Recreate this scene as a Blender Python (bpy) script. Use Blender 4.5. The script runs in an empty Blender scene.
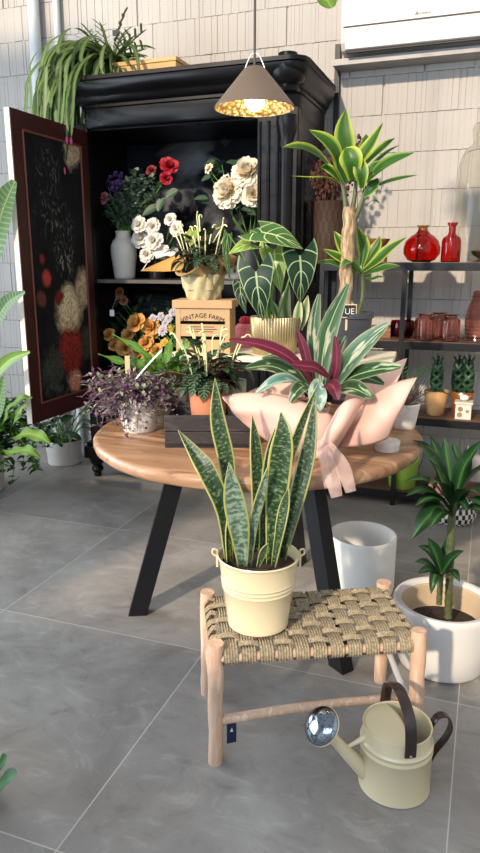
import bpy, math, random
from mathutils import Vector, Matrix
V = Vector
PI = math.pi
SC = bpy.context.scene
COL = SC.collection
RND = random.Random(7)

# ---------------------------------------------------------------- camera, sky, sun, exposure
F_PX, PITCH, YAW, EYE = 677.0, math.radians(13.65), math.radians(19.96), 1.375
cd = bpy.data.cameras.new('camera'); cam = bpy.data.objects.new('camera', cd); COL.objects.link(cam)
cd.sensor_fit = 'VERTICAL'; cd.sensor_height = 36.0; cd.lens = 36.0 * F_PX / 853.0
cd.clip_start = 0.05
cam.location = (0, 0, EYE); cam.rotation_euler = (PI / 2 - PITCH, 0, YAW)
SC.camera = cam
CF = V((-math.sin(YAW) * math.cos(PITCH), math.cos(YAW) * math.cos(PITCH), -math.sin(PITCH)))
CR = V((math.cos(YAW), math.sin(YAW), 0)); CU = CR.cross(CF)
def _ray(x, y): return CF * F_PX + CR * (x - 240) - CU * (y - 426.5)
def at(x, y, Y):
    d = _ray(x, y); t = Y / d.y
    return V((d.x * t, Y, EYE + d.z * t))
def atz(x, y, z):
    d = _ray(x, y); t = (z - EYE) / d.z
    return V((d.x * t, d.y * t, z))

w = bpy.data.worlds.new('daylight'); SC.world = w; w.use_nodes = True
wn = w.node_tree; wn.nodes['Background'].inputs[0].default_value = (0.86, 0.92, 1.0, 1); wn.nodes['Background'].inputs[1].default_value = 0.48

SUN_DIR = V((0.17, 0.80, -0.42)).normalized()
sd = bpy.data.lights.new('sun', 'SUN'); sd.energy = 4.4; sd.angle = math.radians(2.0); sd.color = (1.0, 0.83, 0.64)
so = bpy.data.objects.new('sun', sd); COL.objects.link(so); so.rotation_euler = SUN_DIR.to_track_quat('-Z', 'Y').to_euler(); so.location = (-4, -5, 6)
ad = bpy.data.lights.new('window_daylight', 'AREA'); ad.shape = 'RECTANGLE'; ad.size = 2.2; ad.size_y = 4.0; ad.energy = 190; ad.color = (0.80, 0.90, 1.0)
ao = bpy.data.objects.new('window_daylight', ad); COL.objects.link(ao); ao.location = (-4.28, 1.2, 1.55); ao.rotation_euler = (0, -PI / 2, 0)
fd = bpy.data.lights.new('shopfront_daylight', 'AREA'); fd.shape = 'RECTANGLE'; fd.size = 3.6; fd.size_y = 1.8; fd.energy = 120; fd.color = (0.53, 0.71, 1.0)
fo_ = bpy.data.objects.new('shopfront_daylight', fd); COL.objects.link(fo_); fo_.location = (-.9, -1.9, 2.6); fo_.rotation_euler = (math.radians(52), 0, 0)
SC.view_settings.view_transform = 'Standard'; SC.view_settings.look = 'None'
SC.view_settings.exposure = 0.13; SC.view_settings.gamma = 1.0; SC.view_settings.use_curve_mapping = False

# ---------------------------------------------------------------- mesh helpers
def lin(h):
    h = h.lstrip('#'); o = []
    for i in (0, 2, 4):
        c = int(h[i:i + 2], 16) / 255
        o.append(c / 12.92 if c <= 0.04045 else ((c + 0.055) / 1.055) ** 2.4)
    return tuple(o) + (1,)

WORLD = {}
class MB:
    def __init__(s): s.v = []; s.f = []; s.u = []
    def add(s, vs, fs, us=None):
        b = len(s.v); s.v += [tuple(p) for p in vs]
        for f in fs:
            s.f.append([i + b for i in f]); s.u.append([us[i] for i in f] if us else [(0, 0)] * len(f))
        return s
    def grid(s, rows, uvs=None, loop=False):
        n = len(rows[0]); m = len(rows); vs = [p for r in rows for p in r]
        us = [q for r in uvs for q in r] if uvs else [(j / max(1, n - 1), i / max(1, m - 1)) for i in range(m) for j in range(n)]
        fs = []
        for i in range(m - 1):
            for j in range(n if loop else n - 1):
                k = (j + 1) % n; fs.append([i * n + j, i * n + k, (i + 1) * n + k, (i + 1) * n + j])
        return s.add(vs, fs, us)
    def box(s, a, b, ax=None, org=None):
        x0, y0, z0 = a; x1, y1, z1 = b
        ps = [V((x, y, z)) for z in (z0, z1) for y in (y0, y1) for x in (x0, x1)]
        if ax: ps = [org + ax[0] * p.x + ax[1] * p.y + V((0, 0, p.z)) for p in ps]
        return s.add(ps, [[0, 2, 3, 1], [4, 5, 7, 6], [0, 1, 5, 4], [2, 6, 7, 3], [0, 4, 6, 2], [1, 3, 7, 5]])
    def lathe(s, prof, c=(0, 0, 0), seg=40, axis=None, rf=None):
        c = V(c); q = V((0, 0, 1)).rotation_difference(V(axis).normalized()) if axis is not None else None
        rows = []
        for i, (r, z) in enumerate(prof):
            row = []
            for j in range(seg):
                a = 2 * PI * j / seg; rr = r * (rf(a, i / (len(prof) - 1)) if rf else 1)
                p = V((rr * math.cos(a), rr * math.sin(a), z))
                if q: p = q @ p
                row.append(c + p)
            rows.append(row)
        uv = [[(j / seg, i / max(1, len(prof) - 1)) for j in range(seg)] for i in range(len(prof))]
        return s.grid(rows, uv, True)
    def tube(s, pts, rad, seg=8, cap=True):
        pts = [V(p) for p in pts]; n = len(pts)
        if not isinstance(rad, (list, tuple)): rad = [rad] * n
        rows = []; up = V((0, 0, 1)); prev = None
        for i, p in enumerate(pts):
            t = (pts[min(i + 1, n - 1)] - pts[max(i - 1, 0)]).normalized()
            a = prev if prev is not None else (V((1, 0, 0)) if abs(t.z) > .9 else up)
            a = (a - t * a.dot(t))
            a = a.normalized() if a.length > 1e-6 else t.orthogonal().normalized()
            prev = a; b = t.cross(a)
            rows.append([p + (a * math.cos(2 * PI * j / seg) + b * math.sin(2 * PI * j / seg)) * rad[i] for j in range(seg)])
        s.grid(rows, [[(j / seg, i / (n - 1)) for j in range(seg)] for i in range(n)], True)
        if cap:
            b = len(s.v) - n * seg
            s.f.append([b + j for j in range(seg)][::-1]); s.u.append([(0, 0)] * seg)
            b = len(s.v) - seg
            s.f.append([b + j for j in range(seg)]); s.u.append([(0, 1)] * seg)
        return s
    def ball(s, c, r, sq=(1, 1, 1), seg=12, rings=8, nz=0, rnd=RND):
        c = V(c); prof = []
        rows = []
        for i in range(rings + 1):
            ph = PI * i / rings; row = []
            for j in range(seg):
                a = 2 * PI * j / seg; k = 1 + (rnd.uniform(-nz, nz) if nz and 0 < i < rings else 0)
                row.append(c + V((math.sin(ph) * math.cos(a) * sq[0], math.sin(ph) * math.sin(a) * sq[1], math.cos(ph) * sq[2])) * r * k)
            rows.append(row)
        return s.grid(rows, None, True)
    def leaf(s, pts, w, prof=None, fold=.15, nrm=None, wave=0, wf=3, nu=4, lobe=0, vo=0, curl=0, ph=0):
        """blade along a spine; u runs across, v along"""
        pts = [V(p) for p in pts]; n = len(pts)
        prof = prof or (lambda t: math.sin(PI * min(1, max(0, t)) ** .8) ** .8)
        nrm = V(nrm) if nrm is not None else V((0, 0, 1)); rows = []; uv = []
        for i, p in enumerate(pts):
            t = i / (n - 1); T = (pts[min(i + 1, n - 1)] - pts[max(i - 1, 0)]).normalized()
            S = T.cross(nrm)
            if S.length < .15: S = T.cross(nrm + V((.31, -.5, .2)))
            S.normalize(); Nn = S.cross(T).normalized(); ww = w * prof(t); row = []; ur = []
            for j in range(-nu, nu + 1):
                u = j / nu; off = fold * abs(u) * ww - curl * u * u * ww
                if wave: off += wave * math.sin(wf * 2 * PI * t + ph + (PI if u < 0 else 0)) * u * u
                q = p + S * (u * ww) + Nn * off
                if lobe: q = q - T * (lobe * abs(u) ** 1.0 * max(0, 1 - t * 1.6) * w)
                row.append(q); ur.append(((u + 1) / 2, min(.999, t) + vo))
            rows.append(row); uv.append(ur)
        return s.grid(rows, uv)
    def build(s, name, mat, parent=None, smooth=True, bevel=0, solid=0, kind=None, sub=0, loc=None):
        org = V(WORLD.get(parent, (0, 0, 0))) if parent is not None else (V(loc) if loc is not None else V((0, 0, 0)))
        me = bpy.data.meshes.new(name)
        me.from_pydata([tuple(V(p) - org) for p in s.v], [], s.f)
        ul = me.uv_layers.new(name='UVMap'); flat = []
        for u in s.u:
            for a in u: flat += [a[0], a[1]]
        ul.data.foreach_set('uv', flat)
        me.validate(); me.update()
        if smooth:
            me.polygons.foreach_set('use_smooth', [True] * len(me.polygons))
        o = bpy.data.objects.new(name, me); COL.objects.link(o)
        if mat: me.materials.append(mat)
        if parent is not None: o.parent = parent; WORLD[o] = tuple(org)
        else: o.location = org; WORLD[o] = tuple(org)
        if smooth:
            try: me.set_sharp_from_angle(angle=math.radians(40))
            except Exception: pass
        if solid:
            m = o.modifiers.new('thick', 'SOLIDIFY'); m.thickness = solid; m.offset = 0
        if bevel:
            m = o.modifiers.new('bevel', 'BEVEL'); m.width = bevel; m.segments = 2; m.limit_method = 'ANGLE'
        if sub:
            m = o.modifiers.new('sub', 'SUBSURF'); m.levels = sub; m.render_levels = sub
        if kind: o['kind'] = kind
        return o

def thing(name, label, cat, loc, group=None):
    o = bpy.data.objects.new(name, None); o.empty_display_size = .05; COL.objects.link(o); o.location = loc
    WORLD[o] = tuple(loc); o['label'] = label; o['category'] = cat
    if group: o['group'] = group
    return o
def tag(o, label, cat, group=None):
    o['label'] = label; o['category'] = cat
    if group: o['group'] = group
    return o
def smooth_path(pts, n=10):
    """Catmull-Rom through the given points"""
    pts = [V(p) for p in pts]
    if len(pts) == 2: return [pts[0].lerp(pts[1], i / (n - 1)) for i in range(n)]
    P = [pts[0] * 2 - pts[1]] + pts + [pts[-1] * 2 - pts[-2]]; out = []; m = len(pts) - 1
    for i in range(n):
        x = i / (n - 1) * m; k = min(int(x), m - 1); t = x - k; a, b, c, d = P[k:k + 4]
        out.append(.5 * ((2 * b) + (c - a) * t + (2 * a - 5 * b + 4 * c - d) * t * t + (3 * b - a - 3 * c + d) * t ** 3))
    return out
def arc(base, az, el, length, droop, n=8):
    p = V(base); out = [p.copy()]; e = el
    for i in range(n - 1):
        d = V((math.cos(az) * math.cos(e), math.sin(az) * math.cos(e), math.sin(e)))
        p = p + d * (length / (n - 1)); out.append(p.copy()); e -= droop / (n - 1)
    return out
def text_mesh(name, body, size, origin, ax, ay, mat, parent, extrude=.0006, curve=0, align='CENTER'):
    """lettering standing in the plane of ax (reading direction) and ay (up)"""
    c = bpy.data.curves.new(name, 'FONT'); c.body = body; c.size = size; c.extrude = extrude; c.align_x = align
    t = bpy.data.objects.new(name + '_tmp', c); COL.objects.link(t)
    dg = bpy.context.evaluated_depsgraph_get(); me = bpy.data.meshes.new_from_object(t.evaluated_get(dg))
    bpy.data.objects.remove(t)
    ax = V(ax).normalized(); ay = V(ay).normalized(); az = ax.cross(ay); org = V(WORLD.get(parent, (0, 0, 0)))
    for v in me.vertices:
        x, y, z = v.co
        if curve:
            a = x / curve; r = curve + y; x = r * math.sin(a); y = r * math.cos(a) - curve
        v.co = V(origin) + ax * x + ay * y + az * z - org
    o = bpy.data.objects.new(name, me); COL.objects.link(o); me.materials.clear(); me.materials.append(mat)
    o.parent = parent; WORLD[o] = tuple(org)
    return o

# ---------------------------------------------------------------- materials
def newmat(name):
    m = bpy.data.materials.new(name); m.use_nodes = True; nt = m.node_tree
    return m, nt, nt.nodes['Principled BSDF']
def nd(nt, typ, ins=None, **props):
    n = nt.nodes.new('ShaderNode' + typ)
    for k, v in props.items(): setattr(n, k, v)
    for k, v in (ins or {}).items():
        s = n.inputs[k]
        if hasattr(v, 'is_output'): nt.links.new(v, s)
        else: s.default_value = v
    return n
def math_(nt, op, a, b=0.0, c=None):
    i = {0: a, 1: b}
    if c is not None: i[2] = c
    return nd(nt, 'Math', i, operation=op).outputs[0]
def mixc(nt, fac, a, b, mode='MIX'):
    n = nd(nt, 'Mix', None, data_type='RGBA', blend_type=mode)
    for s, v in ((n.inputs[0], fac), (n.inputs[6], a), (n.inputs[7], b)):
        if hasattr(v, 'is_output'): nt.links.new(v, s)
        else: s.default_value = v
    return n.outputs[2]
def ramp(nt, fac, stops, interp='LINEAR'):
    n = nt.nodes.new('ShaderNodeValToRGB'); cr = n.color_ramp; cr.interpolation = interp
    while len(cr.elements) < len(stops): cr.elements.new(.5)
    for e, (p, c) in zip(cr.elements, stops): e.position = p; e.color = c if len(c) == 4 else tuple(c) + (1,)
    nt.links.new(fac, n.inputs[0]); return n.outputs[0]
def scaled(nt, out, sx, sy, sz):
    return nd(nt, 'Mapping', {0: out, 3: (sx, sy, sz)}).outputs[0]
def objco(nt): return nt.nodes.new('ShaderNodeTexCoord').outputs['Object']
def uvco(nt): return nt.nodes.new('ShaderNodeTexCoord').outputs['UV']
def geopos(nt): return nt.nodes.new('ShaderNodeNewGeometry').outputs['Position']
def bump(nt, b, h, strength=.3, dist=.005):
    n = nd(nt, 'Bump', {'Height': h, 'Strength': strength, 'Distance': dist}); nt.links.new(n.outputs[0], b.inputs['Normal'])

def plain(name, hexc, rough=.5, metal=0, var=.12, vs=6, bs=0, bscale=60, spec=.5, coat=0, sub=0):
    m, nt, b = newmat(name); c = lin(hexc); co = objco(nt)
    nz = nd(nt, 'TexNoise', {'Vector': co, 'Scale': vs, 'Detail': 4.0}).outputs[0]
    dk = tuple(x * (1 - var) for x in c[:3]) + (1,); lt = tuple(min(1, x * (1 + var)) for x in c[:3]) + (1,)
    nt.links.new(ramp(nt, nz, [(.3, dk), (.7, lt)]), b.inputs['Base Color'])
    b.inputs['Roughness'].default_value = rough; b.inputs['Metallic'].default_value = metal
    b.inputs['Specular IOR Level'].default_value = spec
    if coat: b.inputs['Coat Weight'].default_value = coat; b.inputs['Coat Roughness'].default_value = .15
    if sub: b.inputs['Subsurface Weight'].default_value = sub; b.inputs['Subsurface Radius'].default_value = (.02, .01, .008)
    if bs:
        bump(nt, b, nd(nt, 'TexNoise', {'Vector': co, 'Scale': bscale, 'Detail': 5.0}).outputs[0], bs, .004)
    return m
def glass(name, hexc, rough=.05, ior=1.45, bs=0):
    m, nt, b = newmat(name); b.inputs['Base Color'].default_value = lin(hexc); b.inputs['Roughness'].default_value = rough
    b.inputs['Transmission Weight'].default_value = 1; b.inputs['IOR'].default_value = ior
    if bs:
        bump(nt, b, nd(nt, 'TexNoise', {'Vector': objco(nt), 'Scale': 40.0}).outputs[0], bs, .004)
    return m
def wood(name, c1, c2, c3=None, rough=.5, sx=1, sy=12, sz=12, scale=3, bs=.15, plank=0):
    m, nt, b = newmat(name); co = objco(nt)
    nz = nd(nt, 'TexNoise', {'Vector': scaled(nt, co, sx, sy, sz), 'Scale': scale, 'Detail': 6.0, 'Distortion': .6}).outputs[0]
    col = ramp(nt, nz, [(.3, lin(c1)), (.52, lin(c2)), (.72, lin(c3 or c1))])
    if plank:
        xyz = nd(nt, 'SeparateXYZ', {0: co}); f = math_(nt, 'DIVIDE', xyz.outputs[1], plank)
        wn_ = nd(nt, 'TexWhiteNoise', {'W': math_(nt, 'FLOOR', f)}, noise_dimensions='1D').outputs[0]
        col = mixc(nt, math_(nt, 'MULTIPLY', wn_, .55), col, lin(c3 or c2))
        seam = math_(nt, 'LESS_THAN', math_(nt, 'FRACT', f), .02)
        col = mixc(nt, math_(nt, 'MULTIPLY', seam, .6), col, lin('3a2416'))
        kn = nd(nt, 'TexNoise', {'Vector': scaled(nt, co, 4, 9, 9), 'Scale': 2.2, 'Detail': 3.0}).outputs[0]
        col = mixc(nt, ramp(nt, kn, [(.62, (0, 0, 0)), (.72, (.5, .5, .5))]), col, lin('5a3319'))
    nt.links.new(col, b.inputs['Base Color']); b.inputs['Roughness'].default_value = rough
    bump(nt, b, nz, bs, .004)
    return m
def leafmat(name, stops, vein=None, vfreq=14, vk=2.2, vw=.25, spots=None, sscale=(3, 14), sthr=(.45, .6), rough=.4, tl=.25, rnd=.25, midrib=None):
    """stops: colours from midrib (0) to margin (1); vein: colour of slanting side veins; spots: variegation colour"""
    m, nt, b = newmat(name); uv = uvco(nt); xyz = nd(nt, 'SeparateXYZ', {0: uv}); u = xyz.outputs[0]; v = xyz.outputs[1]
    e = math_(nt, 'MULTIPLY', math_(nt, 'ABSOLUTE', math_(nt, 'SUBTRACT', u, .5)), 2.0)
    col = ramp(nt, e, [(p, lin(c)) for p, c in stops]); oi = nt.nodes.new('ShaderNodeObjectInfo').outputs['Random']
    if spots:
        cv = nd(nt, 'CombineXYZ', {0: math_(nt, 'MULTIPLY', u, sscale[0]), 1: math_(nt, 'MULTIPLY', v, sscale[1]), 2: math_(nt, 'MULTIPLY', oi, 37.0)}).outputs[0]
        nz = nd(nt, 'TexNoise', {'Vector': cv, 'Scale': 1.0, 'Detail': 3.0}).outputs[0]
        mk = ramp(nt, nz, [(sthr[0], (0, 0, 0)), (sthr[1], (1, 1, 1))])
        if len(spots) == 2:
            mk = math_(nt, 'MULTIPLY', mk, math_(nt, 'LESS_THAN', e, spots[1])); sp = spots[0]
        else: sp = spots[0]
        col = mixc(nt, mk, col, lin(sp))
    if vein:
        ph = math_(nt, 'FRACT', math_(nt, 'ADD', math_(nt, 'MULTIPLY', v, vfreq), math_(nt, 'MULTIPLY', e, -vk)))
        d = math_(nt, 'ABSOLUTE', math_(nt, 'SUBTRACT', ph, .5)); mk = math_(nt, 'LESS_THAN', d, vw / 2)
        col = mixc(nt, mk, col, lin(vein))
    if midrib:
        col = mixc(nt, math_(nt, 'LESS_THAN', e, midrib[1]), col, lin(midrib[0]))
    fl = nd(nt, 'TexWhiteNoise', {'W': math_(nt, 'ADD', math_(nt, 'FLOOR', v), math_(nt, 'MULTIPLY', oi, 91.0))}, noise_dimensions='1D').outputs[0]
    val = math_(nt, 'ADD', math_(nt, 'MULTIPLY', fl, rnd * 1.5), .75 * (1 - rnd))
    col = nd(nt, 'HueSaturation', {'Value': val, 'Color': col, 'Saturation': 1.0}).outputs[0]
    nt.links.new(col, b.inputs['Base Color']); b.inputs['Roughness'].default_value = rough + .06; b.inputs['Specular IOR Level'].default_value = .38
    if tl:
        tr = nt.nodes.new('ShaderNodeBsdfTranslucent'); nt.links.new(col, tr.inputs[0])
        mx = nd(nt, 'MixShader', {0: tl}); nt.links.new(b.outputs[0], mx.inputs[1]); nt.links.new(tr.outputs[0], mx.inputs[2])
        nt.links.new(mx.outputs[0], nt.nodes['Material Output'].inputs[0])
    return m
def painting(name, base, flowers, speck=None, smoke=None, uvs=(1, 1)):
    """a dark still life: blooms painted as ragged discs with petal strokes; flowers = (u, v, r, light, dark, rough edge)"""
    m, nt, b = newmat(name); uv = scaled(nt, uvco(nt), uvs[0], uvs[1], 1)
    n1 = nd(nt, 'TexNoise', {'Vector': uv, 'Scale': 5.0, 'Detail': 5.0})
    col = ramp(nt, n1.outputs[0], [(.4, lin(base[0])), (.7, lin(base[1]))])
    if smoke:
        ns = nd(nt, 'TexNoise', {'Vector': scaled(nt, uv, 1.2, 2.4, 1), 'Scale': 1.6, 'Detail': 6.0, 'Distortion': 1.2}).outputs[0]
        col = mixc(nt, ramp(nt, ns, [(.48, (0, 0, 0)), (.8, (.8, .8, .8))]), col, lin(smoke))
    if speck:
        for (cu, cv, r, c) in speck:
            d = nd(nt, 'VectorMath', {0: uv, 1: (cu, cv, 0)}, operation='DISTANCE').outputs['Value']
            st = nd(nt, 'TexNoise', {'Vector': scaled(nt, uv, 1, .6, 1), 'Scale': 9.0, 'Detail': 5.0, 'Distortion': 3.5}).outputs[0]
            mk = math_(nt, 'MULTIPLY', ramp(nt, d, [(r * .4, (1, 1, 1)), (r, (0, 0, 0))]), ramp(nt, st, [(.54, (0, 0, 0)), (.72, (1, 1, 1))]))
            col = mixc(nt, mk, col, lin(c))
    dis = nd(nt, 'TexNoise', {'Vector': uv, 'Scale': 7.0, 'Detail': 5.0}).outputs['Color']
    for (cu, cv, r, lt, dk, rg) in flowers:
        p = nd(nt, 'VectorMath', {0: uv, 1: nd(nt, 'VectorMath', {0: nd(nt, 'VectorMath', {0: dis, 1: (.5, .5, .5)}, operation='SUBTRACT').outputs[0], 'Scale': rg * 2.2}, operation='SCALE').outputs[0]}, operation='ADD').outputs[0]
        p = nd(nt, 'VectorMath', {0: p, 1: (cu, cv, 0)}, operation='SUBTRACT').outputs[0]
        p = scaled(nt, p, 1, 1, 0)
        d = nd(nt, 'VectorMath', {0: p}, operation='LENGTH').outputs['Value']
        pn = nd(nt, 'TexNoise', {'Vector': p, 'Scale': 1.6 / r, 'Detail': 3.0, 'Distortion': 2.5}).outputs[0]
        rg_ = math_(nt, 'FRACT', math_(nt, 'ADD', math_(nt, 'MULTIPLY', d, 3.2 / r), math_(nt, 'MULTIPLY', pn, 3.0)))
        fc = ramp(nt, math_(nt, 'ADD', math_(nt, 'MULTIPLY', rg_, .6), math_(nt, 'MULTIPLY', pn, .5)), [(.2, lin(dk)), (.75, lin(lt))])
        col = mixc(nt, ramp(nt, d, [(r * .62, (1, 1, 1)), (r * 1.05, (0, 0, 0))]), col, fc)
    nt.links.new(col, b.inputs['Base Color']); b.inputs['Roughness'].default_value = .75; b.inputs['Specular IOR Level'].default_value = .2
    return m

# ================================================================ SETTING
def floor_mat():
    m, nt, b = newmat('grey stone-look floor tile'); p = geopos(nt); xyz = nd(nt, 'SeparateXYZ', {0: p})
    fx = math_(nt, 'DIVIDE', math_(nt, 'ADD', xyz.outputs[0], .011 + 8.8), .882); fy = math_(nt, 'DIVIDE', math_(nt, 'ADD', xyz.outputs[1], 8.02), .913)
    gx = math_(nt, 'LESS_THAN', math_(nt, 'ABSOLUTE', math_(nt, 'SUBTRACT', math_(nt, 'FRACT', math_(nt, 'ADD', fx, .5)), .5)), .0018)
    gy = math_(nt, 'LESS_THAN', math_(nt, 'ABSOLUTE', math_(nt, 'SUBTRACT', math_(nt, 'FRACT', math_(nt, 'ADD', fy, .5)), .5)), .0018)
    g = math_(nt, 'MAXIMUM', gx, gy)
    tl = nd(nt, 'CombineXYZ', {0: math_(nt, 'FLOOR', fx), 1: math_(nt, 'FLOOR', fy)}).outputs[0]
    tr = nd(nt, 'TexWhiteNoise', {'Vector': tl}).outputs['Color']
    pv = nd(nt, 'VectorMath', {0: p, 1: nd(nt, 'VectorMath', {0: tr, 'Scale': 7.0}, operation='SCALE').outputs[0]}, operation='ADD').outputs[0]
    n1 = nd(nt, 'TexNoise', {'Vector': pv, 'Scale': 1.6, 'Detail': 8.0, 'Roughness': .65, 'Distortion': .8}).outputs[0]
    n2 = nd(nt, 'TexNoise', {'Vector': scaled(nt, pv, 1, 1.6, 1), 'Scale': 5.0, 'Detail': 10.0, 'Roughness': .75, 'Distortion': 1.6}).outputs[0]
    c = ramp(nt, n1, [(.3, lin('76706a')), (.5, lin('8a847d')), (.7, lin('9c968f'))])
    c = mixc(nt, ramp(nt, n2, [(.53, (0, 0, 0)), (.74, (.45, .45, .45))]), c, lin('b9b4ac'))
    c = mixc(nt, ramp(nt, n2, [(.30, (.6, .6, .6)), (.46, (0, 0, 0))]), c, lin('625d59'))
    c = mixc(nt, g, c, lin('b9b2a8'))
    nt.links.new(c, b.inputs['Base Color'])
    nt.links.new(ramp(nt, n2, [(.3, (.3, .3, .3)), (.7, (.48, .48, .48))]), b.inputs['Roughness'])
    h = math_(nt, 'SUBTRACT', math_(nt, 'MULTIPLY', n2, .3), g)
    bump(nt, b, h, .12, .004)
    return m
MB().box((-6.5, -3.5, -.12), (3.6, 4.36, 0)).build('floor', floor_mat(), None, False, kind='structure')

# back wall: scored concrete blocks, laid in courses of 0.2138 m, painted white; built in relief
def block_wall():
    mb = MB(); r = random.Random(3); CH = .2138; X0, X1 = -4.25, 1.2
    zs = [2.222 + CH * k for k in range(-11, 10)]
    YF = 4.36
    for ri, z0 in enumerate(zs[:-1]):
        z1 = z0 + CH; za, zb = max(0, z0), z1
        if zb <= .02: continue
        x = X0 - .44 * (r.random()); xs = []            # (x, depth)
        while x < X1:
            bw = .44 + r.uniform(-.01, .01); e = x + bw; wide = r.random() < .22
            q = x + .006; xs += [(x - .004, .0), (x, .012 if wide else .006), (x + (.008 if wide else .003), .012 if wide else .006), (x + .011, 0)]
            q = x + .02 + r.random() * .015
            while q < e - .03:
                dp = r.choice((.001, .0015, .002, .004)); ww = r.uniform(.002, .004)
                xs += [(q, 0), (q + .001, dp), (q + .001 + ww, dp), (q + .002 + ww, 0)]
                q += r.choice((.018, .026, .036, .05)) + r.random() * .012
            x = e
        off = r.uniform(-.002, .002)
        rows = []
        j0 = [r.uniform(.0, .0035) for _ in xs]; j1 = [r.uniform(.0, .0035) for _ in xs]
        for (zz, k) in ((za, 'j'), (za, 0), (zb, 1), (zb, 'j')):
            row = []
            for i, (xx, dp) in enumerate(xs):
                if k == 'j': row.append((xx, YF + .010, zz))
                elif k == 0: row.append((xx, YF + dp + off, zz + j0[i]))
                else: row.append((xx, YF + dp + off, zz - j1[i]))
            rows.append(row)
        mb.grid(rows)
    mb.box((X0 - .3, YF + .014, 0), (X1 + .6, YF + .2, 4.4))
    return mb
WALLM = plain('white painted block', 'aea9a3', .75, 0, .05, 3, .25, 45)
block_wall().build('wall_back', WALLM, None, False, kind='structure')
# left wall with the wide shop window that lets the daylight in
PLAST = plain('white plaster', 'd8d6d0', .8, 0, .04, 2, .1, 30)
mb = MB(); XL = -4.35
mb.box((XL - .2, -2.2, 0), (XL, 4.36, .35)).box((XL - .2, -2.2, 2.75), (XL, 4.36, 4.4)).box((XL - .2, 3.3, .35), (XL, 4.36, 2.75)).box((XL - .2, -2.2, .35), (XL, -.9, 2.75))
mb.build('wall_left', PLAST, None, False, kind='structure')
mb = MB()
for y in (-.9, 1.2, 3.24): mb.box((XL - .12, y, .35), (XL - .06, y + .06, 2.75))
mb.box((XL - .12, -.9, .35), (XL - .06, 3.3, .41)).box((XL - .12, -.9, 2.69), (XL - .06, 3.3, 2.75))
mb.build('window_1', plain('dark window frame', '2b2b2d', .4), None, False, kind='structure')
# added unseen wall behind the camera, stepped to shade near floor and left side
MB().box((-2.6, -2.2, 0), (3.6, -2.0, 2.15)).box((-3.9, -2.2, 0), (-2.6, -2.0, 2.95)).box((-6.5, -2.2, 0), (-3.9, -2.0, 6.2)).build('wall_sun_gate', PLAST, None, False, kind='structure')
MB().box((1.6, -2.0, 0), (1.8, 4.36, 4.4)).build('wall_right', PLAST, None, False, kind='structure')
BLKM = plain('black powder coated metal', '0d0d11', .42, .3, .1, 20)
MB().box((-4.45, 2.35, 4.25), (1.7, 2.43, 4.37)).build('trim_1', BLKM, None, False, kind='structure')
WPIPE = plain('white painted pipe', 'cfd2d2', .5, 0, .04)
mb = MB().tube([(-3.04, 4.30, 0), (-3.04, 4.30, 4.0)], .04, 16)
dp = mb.build('drain_pipe', WPIPE, None, loc=(-3.04, 4.3, 0)); tag(dp, 'thick white pipe running up the wall left of the trailing plant', 'pipe')
mb = MB().tube([(-2.875, 4.325, 0), (-2.875, 4.325, 4.0)], .022, 12)
dp = mb.build('conduit_pipe', WPIPE, None, loc=(-2.875, 4.325, 0)); tag(dp, 'thin white pipe beside the thicker one, close to the wardrobe', 'pipe')

# cable conduit below the air conditioner
mb = MB().box((-.975, 4.325, .02), (-.945, 4.36, 2.62)); 
o = mb.build('cable_duct', BLKM, None, False, loc=(-.96, 4.34, 0)); tag(o, 'slim black vertical cable duct between wardrobe and air conditioner', 'cable duct')
# ---- air conditioner
ACX0, ACX1, ACY = -.905, .10, 4.14
ac = thing('air_conditioner', 'white wall mounted air conditioner at the top right', 'air conditioner', (-.4, 4.36, 2.55))
ACM = plain('air conditioner plastic', 'cdc6bf', .35, 0, .02); DK = plain('dark slot', '2a2828', .6)
def extr_x(mb, prof, x0, x1):
    n = len(prof)
    vs = [(x0, y, z) for y, z in prof] + [(x1, y, z) for y, z in prof]
    fs = [[i, (i + 1) % n, n + (i + 1) % n, n + i] for i in range(n)] + [list(range(n))[::-1], [n + i for i in range(n)]]
    return mb.add(vs, fs)
prof = [(4.355, 2.525), (4.25, 2.52), (4.175, 2.533), (4.15, 2.57), (4.14, 2.63), (4.14, 2.84), (4.16, 2.855), (4.355, 2.86)]
extr_x(MB(), prof, ACX0, ACX1).build('body', ACM, ac, False, bevel=.006)
extr_x(MB(), [(4.152, 2.528), (4.135, 2.533), (4.128, 2.60), (4.14, 2.612), (4.15, 2.612)], ACX0 + .03, ACX1 - .06).build('air_flap', plain('flap plastic', 'd6d0c9', .3, 0, .02), ac, False)
MB().box((ACX0 + .015, 4.136, 2.643), (ACX1 - .01, 4.142, 2.650)).build('front_slot', DK, ac, False)
MB().box((ACX0 + .03, 4.15, 2.518), (ACX1 - .06, 4.172, 2.536)).build('air_outlet', DK, ac, False)
GRY = plain('grey lettering', '6f6a68', .5)
mb = MB()
for dx, dz in ((0, .014), (-.006, .003), (.006, .003)):
    c = V((-.492 + dx * .8, 4.1385, 2.668 + dz * .8)); mb.add([c + V(q) for q in ((-.005, 0, 0), (0, 0, -.009), (.005, 0, 0), (0, 0, .009))], [[0, 1, 2, 3]])
mb.build('emblem', GRY, ac, False)
text_mesh('lettering', 'MITSUBISHI', .0125, (-.482, 4.1385, 2.668), (1, 0, 0), (0, 0, 1), GRY, ac, align='LEFT')
MB().box((-.96, 4.2, 2.472), (.12, 4.36, 2.505)).build('cable_tray', plain('grey tray metal', '8f8c8a', .5, .2), ac, False)

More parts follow.
